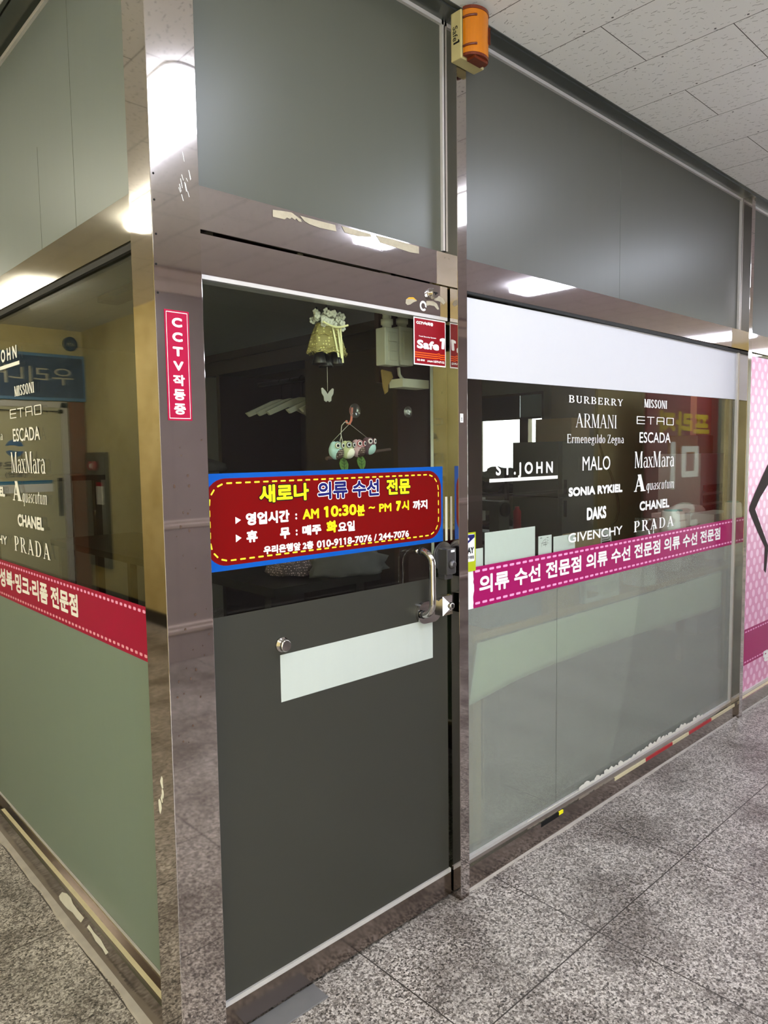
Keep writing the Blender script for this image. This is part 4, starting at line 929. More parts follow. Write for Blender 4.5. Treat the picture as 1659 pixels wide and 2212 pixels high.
# pink polka-dot graphic of the next window ---------------------------------
b = thing('window_graphic', 'pink polka dot window graphic with a dark figure beyond the right-hand post', 'graphic', (4.8, .055, .09))
m = MB(); m.box(XB+PT+.001, 6.2, .0545, .0588, .093, 2.022); m.build('polka_sheet', 'polka', b)
PK = fR(.0540)
m = flat(); rect(m, PK, XB+PT+.002, 6.2, .245, .458); m.build('magenta_band', 'magenta', b)
for zz in (.262, .441): m = flat(); dashes(m, PK, [(XB+PT+.006, zz), (5.2, zz)], .0085, .026, .0125, .0004); m.build('stitch_dash', 'pink', b)
u0, z0 = uvR(1648, 1432, .054); z1 = uvR(1648, 1406, .054)[1]; u1 = u0+.115
m = flat(); put(m, text_polys('명'), PK, u0, u1, z0, z1, .006, .0006); m.build('band_lettering', Wt, b)
def fig(pts): return [uvR(px, py, .054) for px, py in pts]
m = flat()
poly(m, PK, fig([(1659, 1002), (1646, 1030), (1630, 1066), (1619, 1094), (1618, 1103), (1622, 1114), (1637, 1150), (1652, 1182), (1659, 1178), (1645, 1140), (1631, 1100), (1642, 1075), (1662, 1042)]), .0004)
poly(m, PK, fig([(1652, 1182), (1651, 1205), (1650, 1232), (1654, 1238), (1657, 1210), (1659, 1190), (1659, 1178)]), .0004)
m.build('figure_arm', 'figure', b)
u, z = uvR(1672, 1205, .054); m = flat(); poly(m, PK, [(u+.09*math.cos(k*.2618), z+.125*math.sin(k*.2618)) for k in range(24)], .0006); m.build('blue_spot', 'bluespot', b)

# ================================================================== INSIDE THE SHOP, SEEN THROUGH THE DOOR
m = MB(); m.prism([V((1.298, .392, 0)), V((1.388, .302, 0)), V((1.398, .312, 0)), V((1.316, .394, 0))], (0, 0, 2.44)); struct(m.build('trim_8', 'cream_in'))
wd = thing('wardrobe', 'tall dark red open wardrobe standing inside the shop behind the door', 'wardrobe', (1.4, 1.3, 0))
def wp(name, mat, *bxs): return bars(name, mat, wd, *bxs)
wp('end_panel', 'brown2', (1.13, 1.62, .40, .425, 0, 2.30)); wp('top_board', 'brown', (1.11, 1.65, .425, 2.3, 1.965, 2.0)); wp('fascia', 'brown', (1.118, 1.14, .425, 2.3, 1.90, 1.965))
wp('back_panel', 'brown', (1.62, 1.65, .425, 2.3, 0, 1.965)); wp('front_panel', 'brown', (1.13, 1.15, .425, .93, .0, 1.90)); wp('divider', 'brown', (1.13, 1.62, .93, .96, 0, 1.9)); wp('divider', 'brown', (1.13, 1.62, 1.66, 1.69, 0, 1.9)); wp('bottom_board', 'brown', (1.13, 1.62, .96, 2.3, .08, .11))
m = MB(); m.tube([V((1.36, .96, 1.865)), V((1.36, 1.66, 1.865))], .012, 12); m.build('hanging_rail', 'darkmetal', wd)
hg = thing('clothes_hanger', '', 'hanger', (1.36, 1.46, 1.86), 'hangers on the wardrobe rail')
m = MB(); m.prism([V((1.36+a, 1.452, 1.86+c)) for a, c in ((-.21, -.155), (-.19, -.172), (-.05, -.118), (.05, -.118), (.19, -.172), (.21, -.155), (.06, -.092), (.02, -.082), (-.02, -.082), (-.06, -.092))], (0, .016, 0)); m.build('shoulders', 'ivory2', hg)
m = MB(); m.tube([V((1.36, 1.46, 1.775)), V((1.36, 1.46, 1.845))]+[V((1.36+.017*math.sin(a), 1.46, 1.863-.018*math.cos(a))) for a in (0.3, 1, 1.8, 2.6, 3.4, 4.2, 4.8)], .002, 6); m.build('hook', 'darkmetal', hg)
hl = ['pale clothes hanger furthest left on the wardrobe rail', 'pale clothes hanger second from the left on the wardrobe rail', 'pale clothes hanger in the middle of the wardrobe rail', 'pale clothes hanger fourth from the left on the wardrobe rail', 'pale clothes hanger furthest right on the wardrobe rail']
hg['label'] = hl[0]
for k, y in enumerate((1.37, 1.29, 1.13, 1.03)): dup(hg, (1.36, y, 1.86), hl[k+1])
# heap on the low shelf, garments further in
def cloth_heap(name, mat, c, rx, ry, rz, label, seed, cat='cloth'):
    m = MB(); m.ball(c, rx, ry, rz, 28, None, lambda v: V((v.x, v.y, max(v.z, -.2)))*(1+.28*noise.noise(v*2.3+V((seed, 0, 0)))+.10*noise.noise(v*6+V((0, seed, 0))))); return tag(m.build(name, mat), label, cat)
cloth_heap('folded_cloth', 'greycloth', (1.0, 1.62, 1.44), .10, .14, .05, 'pale rumpled cloth heaped behind the upper left of the banner', 3)
bars_t = lambda name, mat, label, cat, *b_: tag(bars(name, mat, None, *b_), label, cat)
bars_t('sewing_bench', 'skirting', 'low dark wooden bench inside, under the heaped cloth', 'bench', (.60, 1.08, .45, 2.6, 1.03, 1.06), (.62, .66, .5, .54, 0, 1.03), (1.0, 1.04, .5, .54, 0, 1.03), (.62, .66, 2.5, 2.54, 0, 1.03), (1.0, 1.04, 2.5, 2.54, 0, 1.03))
cloth_heap('patterned_cloth', dotted('floral_cloth', '#4a3b3c', '#b49a9a', 120, .3), (.80, .62, 1.085), .09, .10, .05, 'dark floral cloth heaped just above the frosted part of the door', 8)
cloth_heap('folded_cloth', 'greycloth', (.90, .42, 1.10), .16, .10, .07, 'grey checked cloth heap behind the pull handle', 5)
bars_t('shop_side_table', 'skirting', 'dark table deep inside behind the lower left of the banner', 'table', (.35, 1.0, 2.8, 3.4, 1.37, 1.40), (.37, .41, 2.82, 2.86, 0, 1.37), (.94, .98, 2.82, 2.86, 0, 1.37), (.37, .41, 3.3, 3.34, 0, 1.37), (.94, .98, 3.3, 3.34, 0, 1.37))
# switches on a board beside the door
bars_t('switch_board', 'brown2', 'reddish wooden board beside the door glass carrying two wall switches', 'board', (.952, 1.128, .305, .325, 1.745, 2.03), (.952, 1.128, .325, .425, 2.01, 2.03))
def switch(x0, x1, z0, z1, n, label):
    t = thing('wall_switch', label, 'switch', ((x0+x1)/2, .29, z0), 'surface switches beside the door')
    m = MB(); m.box(x0, x1, .258, .305, z0, z1, .003); m.build('box', 'ivory2', t); h = (z1-z0-.03)/n
    for k in range(n): m = MB(); m.box(x0+.014, x1-.012, .252, .259, z0+.016+h*k, z0+.014+h*(k+1), .0015); m.build('rocker', 'ivory2', t)
switch(.938, 1.002, 1.80, 1.925, 3, 'left-hand ivory wall switch with three rockers, seen through the door'); switch(1.008, 1.072, 1.805, 1.935, 1, 'right-hand ivory wall switch with one tall rocker, seen through the door')
for x, z, lab in ((.968, 1.925, 'corrugated ivory conduit rising from the left-hand wall switch'), (1.04, 1.935, 'smooth ivory conduit rising from the right-hand wall switch')):
    m = MB(); m.lathe((x, .28, z), (0, 0, 1), [(0, .016), (.012, .016), (.012, .021), (.03, .021), (.03, .015)]+sum([[(.034+.008*k, .014), (.038+.008*k, .016)] for k in range(9)], []), 16); tag(m.build('conduit', 'ivory2'), lab, 'conduit')
bars_t('cable_duct', 'ivory2', 'ivory cable duct box below the wall switches', 'duct', (1.0, 1.13, .24, .305, 1.728, 1.757))
m = MB(); m.tube([V((1.035, .295, 1.80)), V((1.036, .292, 1.775)), V((1.048, .285, 1.757))], .006, 8); tag(m.build('cable', 'ivory2'), 'short ivory cable between the wall switch and the duct', 'cable')
m = MB(); m.prism([V((.955, .30, 1.785)), V((.963, .30, 1.73)), V((.972, .30, 1.705)), V((.983, .30, 1.712)), (V((.985, .30, 1.735))), V((1.008, .30, 1.762)), V((1.0, .30, 1.78))], (0, -.006, .003)); tag(m.build('tape_wad', 'browntape'), 'crumpled brown packing tape hanging under the left-hand wall switch', 'tape')
bars_t('shop_lamp', 'deadlamp', 'unlit strip lamp on the dim shop ceiling', 'lamp', (.98, 1.10, 1.55, 2.75, 2.405, 2.44))

# wind-bell ornament --------------------------------------------------------
b = thing('door_bell', 'lace skirted bell ornament with ivory flowers hanging inside the door glass', 'bell', (.571, .11, 1.77)); bc = V((.571, .112, 0))
m = MB(); prof = [(1.872, .032), (1.855, .041), (1.838, .047), (1.82, .053), (1.80, .059), (1.788, .063)]; n = 40; rings = []
for z, r in prof: rings.append([m.bm.verts.new(V((bc.x+r*(1+.07*math.sin(k*.942+z*30))*math.cos(k/n*6.2832), bc.y+r*.62*(1+.07*math.sin(k*.942+z*30))*math.sin(k/n*6.2832), z+(.006*math.sin(k*1.57) if z < 1.795 else 0)))) for k in range(n)])
for i in range(len(rings)-1):
    for k in range(n): m.bm.faces.new((rings[i][k], rings[i][(k+1) % n], rings[i+1][(k+1) % n], rings[i+1][k])).smooth = True
m.build('lace_skirt', dotted('gold_lace_weave', '#8d8148', '#cfc27a', 110, .3), b)
for r_, z in ((.0475, 1.838), (.059, 1.803), (.0645, 1.789)):
    m = MB(); m.tube([V((bc.x+r_*1.02*math.cos(k*.1963), bc.y-.001+r_*.66*math.sin(k*.1963), z+.003*math.sin(k*2.2))) for k in range(33)], .0016, 6, False); m.build('gold_trim', 'gold', b)
m = MB(); rnd = random.Random(11)
for k in range(46):
    a = rnd.uniform(0, 6.283); rr = rnd.uniform(.3, 1)*.048; c = V((bc.x+rr*1.15*math.cos(a), bc.y+rr*.75*math.sin(a)-.004, 1.884+rnd.uniform(-.020, .020)))
    for j in range(5): m.ball(c+V((.006*math.cos(j*1.257+a), -.003, .006*math.sin(j*1.257+a))), .0058, .0022, .0048, 8)
o = m.build('flower_cluster', 'flower', b); o['kind'] = 'stuff'
m = MB()
for k in range(14): a = k*.45; m.ball((bc.x+.035*math.cos(a), bc.y+.02*math.sin(a), 1.908+.004*math.sin(k*2)), .003, .003, .004, 8)
o = m.build('dark_berries', 'darkmetal', b); o['kind'] = 'stuff'
for x0, x1, zb in ((.566, .577, 1.775), (.585, .588, 1.772), (.595, .592, 1.76)):
    m = MB(); m.hexa([V((x1-.003, .066, zb)), V((x1+.003, .066, zb)), V((x1+.003, .0672, zb)), V((x1-.003, .0672, zb)), V((x0-.0026, .078, 1.862)), V((x0+.0026, .078, 1.862)), V((x0+.0026, .0792, 1.862)), V((x0-.0026, .0792, 1.862))]); m.build('ribbon', 'goldpale', b)
m = MB(); m.tube([V((bc.x-.045+.09*k/10, .070, 1.868-.010*math.sin(k*.314))) for k in range(11)], .003, 8); m.build('ribbon', 'goldpale', b)
for dx, dy, z in ((-.028, .0, 1.757), (.034, .004, 1.760), (.004, .01, 1.752)):
    m = MB(); m.lathe((bc.x+dx, bc.y+dy, z), (0, 0, 1), [(0, .021), (.004, .021), (.012, .018), (.03, .014), (.04, .006)], 20); m.build('bell_cup', 'bronze', b)
m = MB(); m.tube([V((bc.x, bc.y, 1.995)), V((bc.x, bc.y, 1.90))], .002, 6); m.tube([V((bc.x+.009*math.sin(k*.6), bc.y, 1.973-.012*math.cos(k*.6))) for k in range(11)], .0022, 6, False); m.build('hook_ring', 'darkmetal', b)
m = MB(); m.tube([V((bc.x, bc.y, 1.76)), V((bc.x, bc.y, 1.683))], .0008, 5); m.build('string', 'string', b)
m = MB(); pts = [(0, .006), (.006, .014), (.018, .024), (.023, .022), (.021, .008), (.014, -.001), (.013, -.012), (.006, -.016), (0, -.012)]; pts = pts+[(-a, c) for a, c in pts[::-1][1:-1]]
m.prism([V((bc.x+a, bc.y, 1.668+c)) for a, c in pts], (0, .002, 0)); m.build('butterfly', 'greyfelt', b)
m = MB(); m.tube([V((bc.x+.01, .10, 1.985)), V((bc.x+.05, .10, 1.99)), V((bc.x+.09, .10, 1.982))], .007, 8); tag(m.build('bell_bracket', 'darkmetal'), 'dark clip behind the top rail holding the lace bell ornament', 'clip')

# suction hooks and owl mobile ----------------------------------------------
b = thing('suction_hook', 'clear suction cup with coral hook on the door glass above the owls', 'hook', (.638, .07, 1.59))
m = MB(); m.lathe((.638, .0705, 1.627), (0, 1, 0), [(0, .021), (.002, .0205), (.006, .013), (.010, .007)], 28); m.build('cup', 'cup', b)
m = MB(); m.tube([V((.636, .082, 1.637)), V((.636, .084, 1.615)), V((.636, .086, 1.600)), V((.634, .092, 1.590)), V((.631, .099, 1.592)), V((.629, .101, 1.600))], .0033, 8); m.build('hook_arm', 'coral', b)
b = thing('suction_hook', 'small clear suction cup alone at the right of the door glass', 'hook', (.856, .07, 1.61))
m = MB(); m.lathe((.856, .0705, 1.63), (0, 1, 0), [(0, .0175), (.002, .017), (.005, .009), (.008, .006)], 28); m.build('cup', 'cup', b)
m = MB(); m.lathe((.856, .0705, 1.63), (0, 1, 0), [(0, .007), (.012, .006)], 12); m.build('stud', 'plwhite', b)
b = thing('owl_mobile', 'hanging twig with four stuffed fabric owls and green felt leaves behind the door glass', 'ornament', (.655, .112, 1.47))
oy = .115; m = MB(); m.tube([V((.555, oy-.012, 1.490)), V((.62, oy+.004, 1.496)), V((.72, oy+.004, 1.505)), V((.815, oy-.004, 1.515))], [.0055, .005, .005, .0045], 10); m.build('twig', 'twig', b)
m = MB(); m.tube([V((.586, oy, 1.538)), V((.634, .092, 1.590)), V((.722, oy, 1.551))], .0008, 5); m.tube([V((.634, .092, 1.592)), V((.618, .094, 1.595)), V((.607, .095, 1.585)), V((.604, .096, 1.56)), V((.606, .096, 1.553)), V((.610, .096, 1.54)), V((.605, .096, 1.530)), V((.600, .096, 1.54)), V((.605, .096, 1.553))], .0012, 6); m.build('string', 'string', b)
ROT = Matrix.Rotation(math.radians(6), 3, 'Z')
for i, (x, z, body, belly, eyer) in enumerate(((.590, 1.513, 'mint', 'dots', 'gold'), (.632, 1.515, 'lime', 'spots', 'darkmetal'), (.674, 1.519, 'rose', 'dots', 'reddark'), (.716, 1.526, 'plumplain', 'mint', 'rose'))):
    c = V((x, oy-.012, z)); m = MB()
    m.ball(c, .0225, .019, .027, 24, ROT, lambda v: V((v.x*(1.04 if v.z < .2 else 1-.12*(v.z-.2)), v.y, v.z+(.30*max(0, abs(v.x)-.25) if v.z > .55 else 0)-(0.10 if v.z > .8 and abs(v.x) < .25 else 0)))); ow = m.build('owl', body, b)
    m = MB(); m.ball(c+ROT @ V((.003, -.0035, -.006)), .0202, .0178, .0208, 22, ROT, lambda v: V((v.x, v.y, v.z-(.22*(1-abs(v.x)) if v.z > .5 else 0)))); m.build('belly', belly, ow)
    for s in (-1, 1):
        e = c+ROT @ V((s*.0105, -.0180, .0135)); nrm = ROT @ V((s*.25, -1, .05))
        m = MB(); m.lathe(e, nrm, [(0, .0088), (.0012, .0086)], 20); ey = m.build('eye_ring', eyer, ow)
        m = MB(); m.lathe(e+nrm*.0012, nrm, [(0, .0070), (.0010, .0068)], 20); m.build('eye_white', 'plwhite', ow)
        m = MB(); m.lathe(e+nrm*.0022, nrm, [(0, .0042), (.0010, .004)], 16); m.build('pupil', 'black', ow)
for x, z, r_ in ((.622, 1.492, .55), (.690, 1.499, .55)):
    m = MB(); pts = [(0, 0), (.012, -.008), (.0175, -.020), (.014, -.033), (.004, -.044), (0, -.046), (-.008, -.040), (-.015, -.028), (-.0165, -.016), (-.010, -.005)]
    m.prism([V((x+a, oy-.006+c*.15, z+c)) for a, c in pts], (0, .0018, 0)); lf = m.build('leaf', 'leafg', b)
    m = MB(); yv = oy-.0085
    m.tube([V((x, yv, z-.002)), V((x-.001, yv-.003, z-.022)), V((x-.001, yv-.006, z-.042))], .0006, 5)
    for k in range(3):
        for s in (-1, 1): m.tube([V((x-.0005, yv-.002-.0012*k, z-.012-.009*k)), V((x+s*.010, yv-.001-.001*k, z-.006-.009*k))], .0005, 5)
    m.build('vein', plain('dark_vein', '#2f4520', .9), lf)

# ================================================================== INSIDE THE SHOP, SEEN THROUGH THE WIDE WINDOW
t = thing('shop_lamp', 'lit strip lamp on the shop ceiling above the work table', 'lamp', (4.6, 1.0, 2.40))  # lamp put in out of view to lift the dim shop interior
bars('housing', 'frame_white', t, (4.0, 5.2, .93, 1.07, 2.425, 2.44)); bars('diffuser', emit('added_shop_light', '#f6f3e6', 8.0), t, (4.01, 5.19, .94, 1.06, 2.40, 2.425))
t = thing('work_table', 'long light wooden work table close behind the wide window', 'table', (2.3, .45, 0))
bars('table_top', 'lightwood', t, (1.66, XB-.004, .0765, .78, .840, .864), (XB-.004, 4.30, .115, .78, .840, .864), (1.17, 1.66, .0765, .295, .840, .864))
for x, y in ((1.22, .12), (4.24, .14), (1.70, .72), (4.24, .72)): bars('leg', 'lightwood', t, (x, x+.045, y, y+.045, 0, .840))
m = MB(); N = 60; rows = []
for j in range(9):
    v = j/8; row = []
    for k in range(N+1):
        u = k/N; x = 1.19+2.08*u; top = .834; botz = .653+.010*math.sin(u*5); gath = math.exp(-u*9)
        z = top-(top-botz)*v-gath*.03*v; y = .0740-(.0030*math.sin(u*60*(.3+v*.2))*gath+.0016*math.sin(u*17+2*v))*(.3+.7*v)-.001*v
        row.append(m.bm.verts.new(V((x-gath*.05*v, y, z))))
    rows.append(row)
for j in range(8):
    for k in range(N): m.bm.faces.new((rows[j][k], rows[j][k+1], rows[j+1][k+1], rows[j+1][k])).smooth = True
o = m.build('table_skirt', 'cloth'); o.modifiers.new('thick', 'SOLIDIFY').thickness = .001
tag(o, 'off-white cloth skirt hanging along the table edge behind the frosted film', 'cloth')
def basket(x0, x1, y0, y1, z0, z1):
    t = thing('grid_basket', 'white plastic grid basket on the work table behind the frosted film', 'basket', ((x0+x1)/2, (y0+y1)/2, z0))
    m = MB()
    for x in (x0, (x0+x1)/2, x1): m.box(x-.010, x+.010, y0, y0+.012, z0, z1)
    for z in (z0+.008, (z0+z1)/2, z1-.008): m.box(x0, x1, y0-.001, y0+.011, z-.008, z+.008)
    m.build('front_grid', 'plwhite', t); bars('back_wall', 'plwhite', t, (x0, x1, y1-.006, y1, z0, z1)); bars('side_wall', 'plwhite', t, (x0-.01, x0, y0, y1, z0, z1)); bars('side_wall', 'plwhite', t, (x1, x1+.01, y0, y1, z0, z1))
basket(1.90, 2.17, .080, .24, .8645, 1.02)
bars_t('storage_box', 'bluegrey', 'blue grey box on the table behind the magenta band at left', 'box', (1.28, 1.60, .090, .27, .8645, 1.02))
bars_t('storage_box', 'cardb', 'brown cardboard box on the table between the blue grey box and the basket', 'box', (1.64, 1.87, .090, .27, .8645, .95))
bars_t('storage_box', 'plwhite', 'narrow white box on the table right of the grid basket', 'box', (2.42, 2.53, .085, .19, .8645, 1.02))
# goods on the table above the band
t = thing('label_box', 'flat pale carton with a printed white end behind the spaced capitals', 'box', (2.42, .26, .847))
bars('carton', 'cardb', t, (2.16, 2.40, .30, .36, .8645, 1.115)); bars('white_end', 'plwhite', t, (2.40, 2.50, .30, .36, .8645, 1.113))
m = flat(); f = fR(.2994)
for k in range(3): rect(m, f, 2.41, 2.445+.015*k, 1.09-.012*k, 1.094-.012*k)
rect(m, f, 2.41, 2.49, 1.052, 1.061); rect(m, f, 2.475, 2.482, 1.07, 1.076); m.build('print_mark', 'black', t)
t = thing('thread_jar', 'clear lidded jar of white thread behind the spaced bold serif capitals', 'jar', (2.66, .22, .847))
jx = (P(1378, 1140, 1, .22).x+P(1412, 1140, 1, .22).x)/2; jz = P(1395, 1118, 1, .22).z
m = MB(); m.lathe((jx, .22, .8645), (0, 0, 1), [(0, .052), (jz-.888, .052), (jz-.888, .049), (.004, .049)], 28); m.build('jar_wall', 'cup', t)
m = MB(); m.lathe((jx, .22, .870), (0, 0, 1), [(0, .047), (jz-.94, .047)], 24); m.build('thread_filling', 'thread', t)
m = MB(); m.lathe((jx, .22, jz-.023), (0, 0, 1), [(0, .054), (.020, .054), (.022, .045)], 28); m.build('lid', 'cup', t)
def cone(px, y, label, tint):
    x = P(px, 1120, 1, y).x; zt = P(px, 1101, 1, y).z
    t = thing('thread_cone', label, 'thread cone', (x, y, .847), 'thread cones on the table')
    m = MB(); m.lathe((x, y, .8645), (0, 0, 1), [(0, .050), (.04, .062), (.10, .060), (zt-.878, .046), (zt-.871, .042)], 30); m.build('thread_winding', tint, t)
    m = MB(); m.lathe((x, y, zt-.008), (0, 0, 1), [(0, .034), (.008, .032), (.009, .02)], 24); m.build('cone_tip', 'teal', t)
cone(1448, .22, 'white thread cone nearest the glass above the magenta band', 'thread'); cone(1461, .36, 'pinkish thread cone just behind the white thread cone', plain('pinkish_thread', '#ead3c8', .8, 0, .05, 300))
t = thing('tissue_carton', 'white carton with printed end at the far right of the table', 'box', (3.75, .3, .847))
xa, xb = P(1543, 1115, 1, .20).x, P(1592, 1115, 1, .20).x; zt = P(1570, 1107, 1, .20).z
bars('carton', 'plwhite', t, (xa, xb, .20, .34, .8645, zt)); m = flat(); f = fR(.1994); rect(m, f, xa+.11, xb-.04, zt-.040, zt-.018); m.build('printed_patch', 'paper', t)
xa, xb = P(1490, 1120, 1, .36).x, P(1538, 1120, 1, .36).x; zt = P(1510, 1110, 1, .36).z
bars_t('pink_carton', plain('pinkish_carton', '#e6ccc8', .7), 'pale pink carton beside the white carton', 'box', (xa, xb, .36, .6, .8645, zt))
cloth_heap('fabric_scrap', plain('pale_pink_fabric', '#e8d2cc', .9), ((xa+xb)/2+.05, .48, zt+.012), .20, .09, .035, 'crumpled pale pink and white fabric on top of the pale pink carton', 12)
xs_ = P(1500, 1140, 1, .2).x
cloth_heap('fabric_scrap', plain('mixed_fabric_scraps', '#c7a99f', .9, 0, .3, 40), (xs_, .21, .905), .11, .06, .18, 'small heap of fabric scraps in front of the pale pink carton', 22)
m = MB(); m.tube([V((xs_+.06+.10*math.cos(a), .335, 1.10+.04*math.sin(a))) for a in [-.6+.4*k for k in range(12)]], .004, 8); tag(m.build('black_cable', 'black'), 'looped black cable in front of the pale pink carton', 'cable')
# grey-green refrigerator and backdrop
t = thing('refrigerator', 'grey-green two-door refrigerator standing behind the work table', 'refrigerator', (4.9, 2.2, 0))
bars('body', 'fridge', t, (4.60, 5.18, 1.99, 2.47, .04, 1.59)); bars('freezer_door', 'fridge', t, (4.60, 5.18, 1.95, 1.985, 1.115, 1.59)); bars('lower_door', 'fridge', t, (4.60, 5.18, 1.95, 1.985, .08, 1.105)); bars('door_handle', 'darkmetal', t, (4.63, 4.645, 1.93, 1.95, 1.14, 1.26)); bars('door_handle', 'darkmetal', t, (4.63, 4.645, 1.93, 1.95, .94, 1.08)); bars('side_seam', 'darkgap', t, (4.598, 4.60, 1.99, 2.47, 1.105, 1.113))
for x, y in ((4.64, 2.02), (5.11, 2.02), (4.64, 2.42), (5.11, 2.42)): bars('foot', 'rubber', t, (x, x+.03, y, y+.03, 0, .04))
bars_t('tall_cupboard', plain('beige_cupboard', '#7d705a', .6), 'tall beige cupboard standing to the right of the refrigerator', 'cupboard', (5.25, 6.1, 2.0, 2.5, 0, 2.2))
bars_t('brown_carton', 'cardb', 'brown carton on the refrigerator beside the beige cupboard', 'box', (4.85, 5.15, 2.02, 2.4, 1.591, 1.80))
t = thing('clothes_rack', 'crowded rack of piled dark garments left of the refrigerator', 'rack', (4.9, 2.9, 0))
bars('shelf', 'darkmetal', t, (4.58, 5.2, 2.52, 3.5, .78, .80)); bars('shelf', 'darkmetal', t, (4.58, 5.2, 2.52, 3.5, 1.10, 1.12))
for x in (4.58, 5.17):
    for y in (2.52, 3.47): bars('upright', 'darkmetal', t, (x, x+.03, y, y+.03, 0, 1.35))
cols = ['#2e3336', '#3b3a3d', '#51524e', '#6a5f4e', '#2b3440', '#8d8f8e', '#d0d0d2', '#47423a']
for k in range(9):
    z = [1.12, .80][k % 2]; h = .07+.012*(k % 3)
    cloth_heap('folded_garment', plain('garment_%d' % k, cols[k % 8], .9, 0, .2, 15), (4.78, 2.63+.095*k, z+h*.2+.005), .14, .085, h, ['dark', 'charcoal', 'grey', 'olive', 'navy', 'mid grey', 'white', 'brownish', 'black'][k]+' garment pile on the '+['upper', 'lower'][k % 2]+' shelf of the crowded rack', 30+k, 'garment')
cloth_heap('striped_cloth', plain('striped_white_cloth', '#d9dbdd', .9, 0, .35, 55), (4.82, 2.75, 1.28), .18, .24, .08, 'white striped cloth bundle in front of the bright window', 44)
t = thing('sewing_machine', 'grey sewing machine on its stand at the left behind the wide window', 'sewing machine', (4.2, 2.4, 0))
bars('stand_top', 'brown2', t, (3.8, 4.5, 2.12, 2.50, .76, .79))
for x, y in ((3.82, 2.14), (4.45, 2.14), (3.82, 2.45), (4.45, 2.45)): bars('stand_leg', 'darkmetal', t, (x, x+.03, y, y+.03, 0, .76))
bars('bed', 'fridge', t, (3.95, 4.13, 2.14, 2.48, .79, .84)); bars('column', 'fridge', t, (3.97, 4.11, 2.14, 2.24, .84, 1.06)); bars('arm', 'fridge', t, (3.97, 4.11, 2.14, 2.48, 1.02, 1.10)); bars('head', 'plwhite', t, (3.96, 4.12, 2.40, 2.48, .92, 1.12))
m = MB(); m.lathe((4.04, 2.14, 1.03), (0, -1, 0), [(0, .06), (.02, .06), (.02, .02)], 20); m.build('hand_wheel', 'darkmetal', t)
m = MB(); m.lathe((4.38, 2.26, .7905), (0, 0, 1), [(0, .035), (.20, .035), (.22, .02), (.24, .02)], 18); tag(m.build('red_bottle', 'reddark'), 'slim red bottle beside the sewing machine', 'bottle')
cloth_heap('pink_cloth', 'pinkcloth', (4.40, 2.17, .80), .07, .045, .03, 'pink cloth lying by the red bottle', 51)
m = MB(); m.tube([V((P(1288, 868, 1, 1.05).x, 1.05, 2.44))]+[P(x, y, 1, 1.05) for x, y in ((1288, 868), (1289, 905), (1290, 940), (1296, 965), (1304, 990), (1318, 1020), (1328, 1050), (1335, 1080), (1336, 1105), (1330, 1125), (1316, 1140))], .009, 8)
t = tag(m.build('lamp_arm', 'darkmetal'), 'curved dark flexible lamp arm hanging in front of the refrigerator and cupboard', 'lamp arm')
# white drawer tower
t = thing('drawer_tower', 'white plastic drawer tower at the right behind the wide window', 'drawers', (5.0, .9, 0))
(xa, za), (xb, zb) = (P(1513, 1040, 1, .95).x, 0), (P(1562, 1040, 1, .95).x, 0)
bars('drawer_frame', 'plwhite', t, (xa, xb, .95, 1.3, .0, 1.47), )
for k in range(3):
    z1 = P(1530, 1047+22*k, 1, .95).z; z0 = P(1530, 1063+22*k, 1, .95).z
    bars('drawer', plain('drawer_content_%d' % k, '#8f7f68', .6, 0, .5, 60), t, (xa+.05, xb-.03, .944, .951, z0, z1))
bars_t('folded_cloth', plain('salmon_cloth', '#c98f78', .9), 'folded salmon garment hanging above the white drawer tower', 'garment', (xa+.02, xa+.30, 1.0, 1.05, 1.62, 2.02))
bars_t('olive_bag', plain('olive_bag_cloth', '#6d6a34', .9), 'small olive bag on top of the white drawer tower', 'bag', (xa+.05, xb-.1, 1.0, 1.25, 1.471, 1.62))

# ================================================================== ACROSS THE CORRIDORS, SEEN IN THE GLASS AND STEEL
E_ = fR(YE-.02)
t = thing('bank_sign', 'long blue bank sign over the frosted door at the end of the side passage', 'sign', (-1.0, YE-.05, 2.10))
bars('sign_case', 'signedge', t, (-2.118, 0.0, YE-.06, YE-.001, 2.10, 2.575)); m = flat(); rect(m, fR(YE-.061), -2.10, -.02, 2.13, 2.545); m.build('sign_face', 'signblue', t)
m = flat(); put(m, text_polys('우리나라'), fR(YE-.062), -2.0, -1.05, 2.26, 2.44, .0); m.build('sign_lettering', 'signtext', t)
d2 = sempty('door_2', (-1.3, YE, 0))
bars('frame', 'alu', d2, (-1.93, -1.86, YE-.04, YE-.001, 0, 2.08), (-.52, -.45, YE-.04, YE-.001, 0, 2.08), (-1.93, -.45, YE-.04, YE-.001, 2.03, 2.09))
bars('frosted_leaf', plain('frosted_bank_door', '#cfc8a6', .35), d2, (-1.86, -.52, YE-.03, YE-.002, .04, 2.03)); bars('closer_rod', 'darkmetal', d2, (-1.84, -.9, YE-.05, YE-.04, 1.985, 1.995)); bars('closer_bracket', 'darkmetal', d2, (-1.88, -1.84, YE-.055, YE-.03, 1.97, 2.01)); bars('push_plate', 'lockgrey', d2, (-1.84, -1.80, YE-.06, YE-.03, .9, 1.3))
m = flat(); f = fR(YE-.032); cx, cz, rr = -1.40, 1.61, .088
up = [(cx+rr*math.cos(a), cz+rr*math.sin(a)) for a in [.25+k*.1318 for k in range(21)]]; poly(m, f, up+[(cx-rr*.5, cz+.018), (cx, cz+.030), (cx+rr*.5, cz+.03)][0:3])
lo = [(cx+rr*math.cos(a), cz+rr*math.sin(a)) for a in [3.45+k*.1318 for k in range(20)]]; poly(m, f, lo+[(cx+rr*.5, cz-.018), (cx, cz-.028), (cx-rr*.5, cz-.03)]); m.build('round_emblem', plain('emblem_blue', '#2f6fb0', .5), d2)
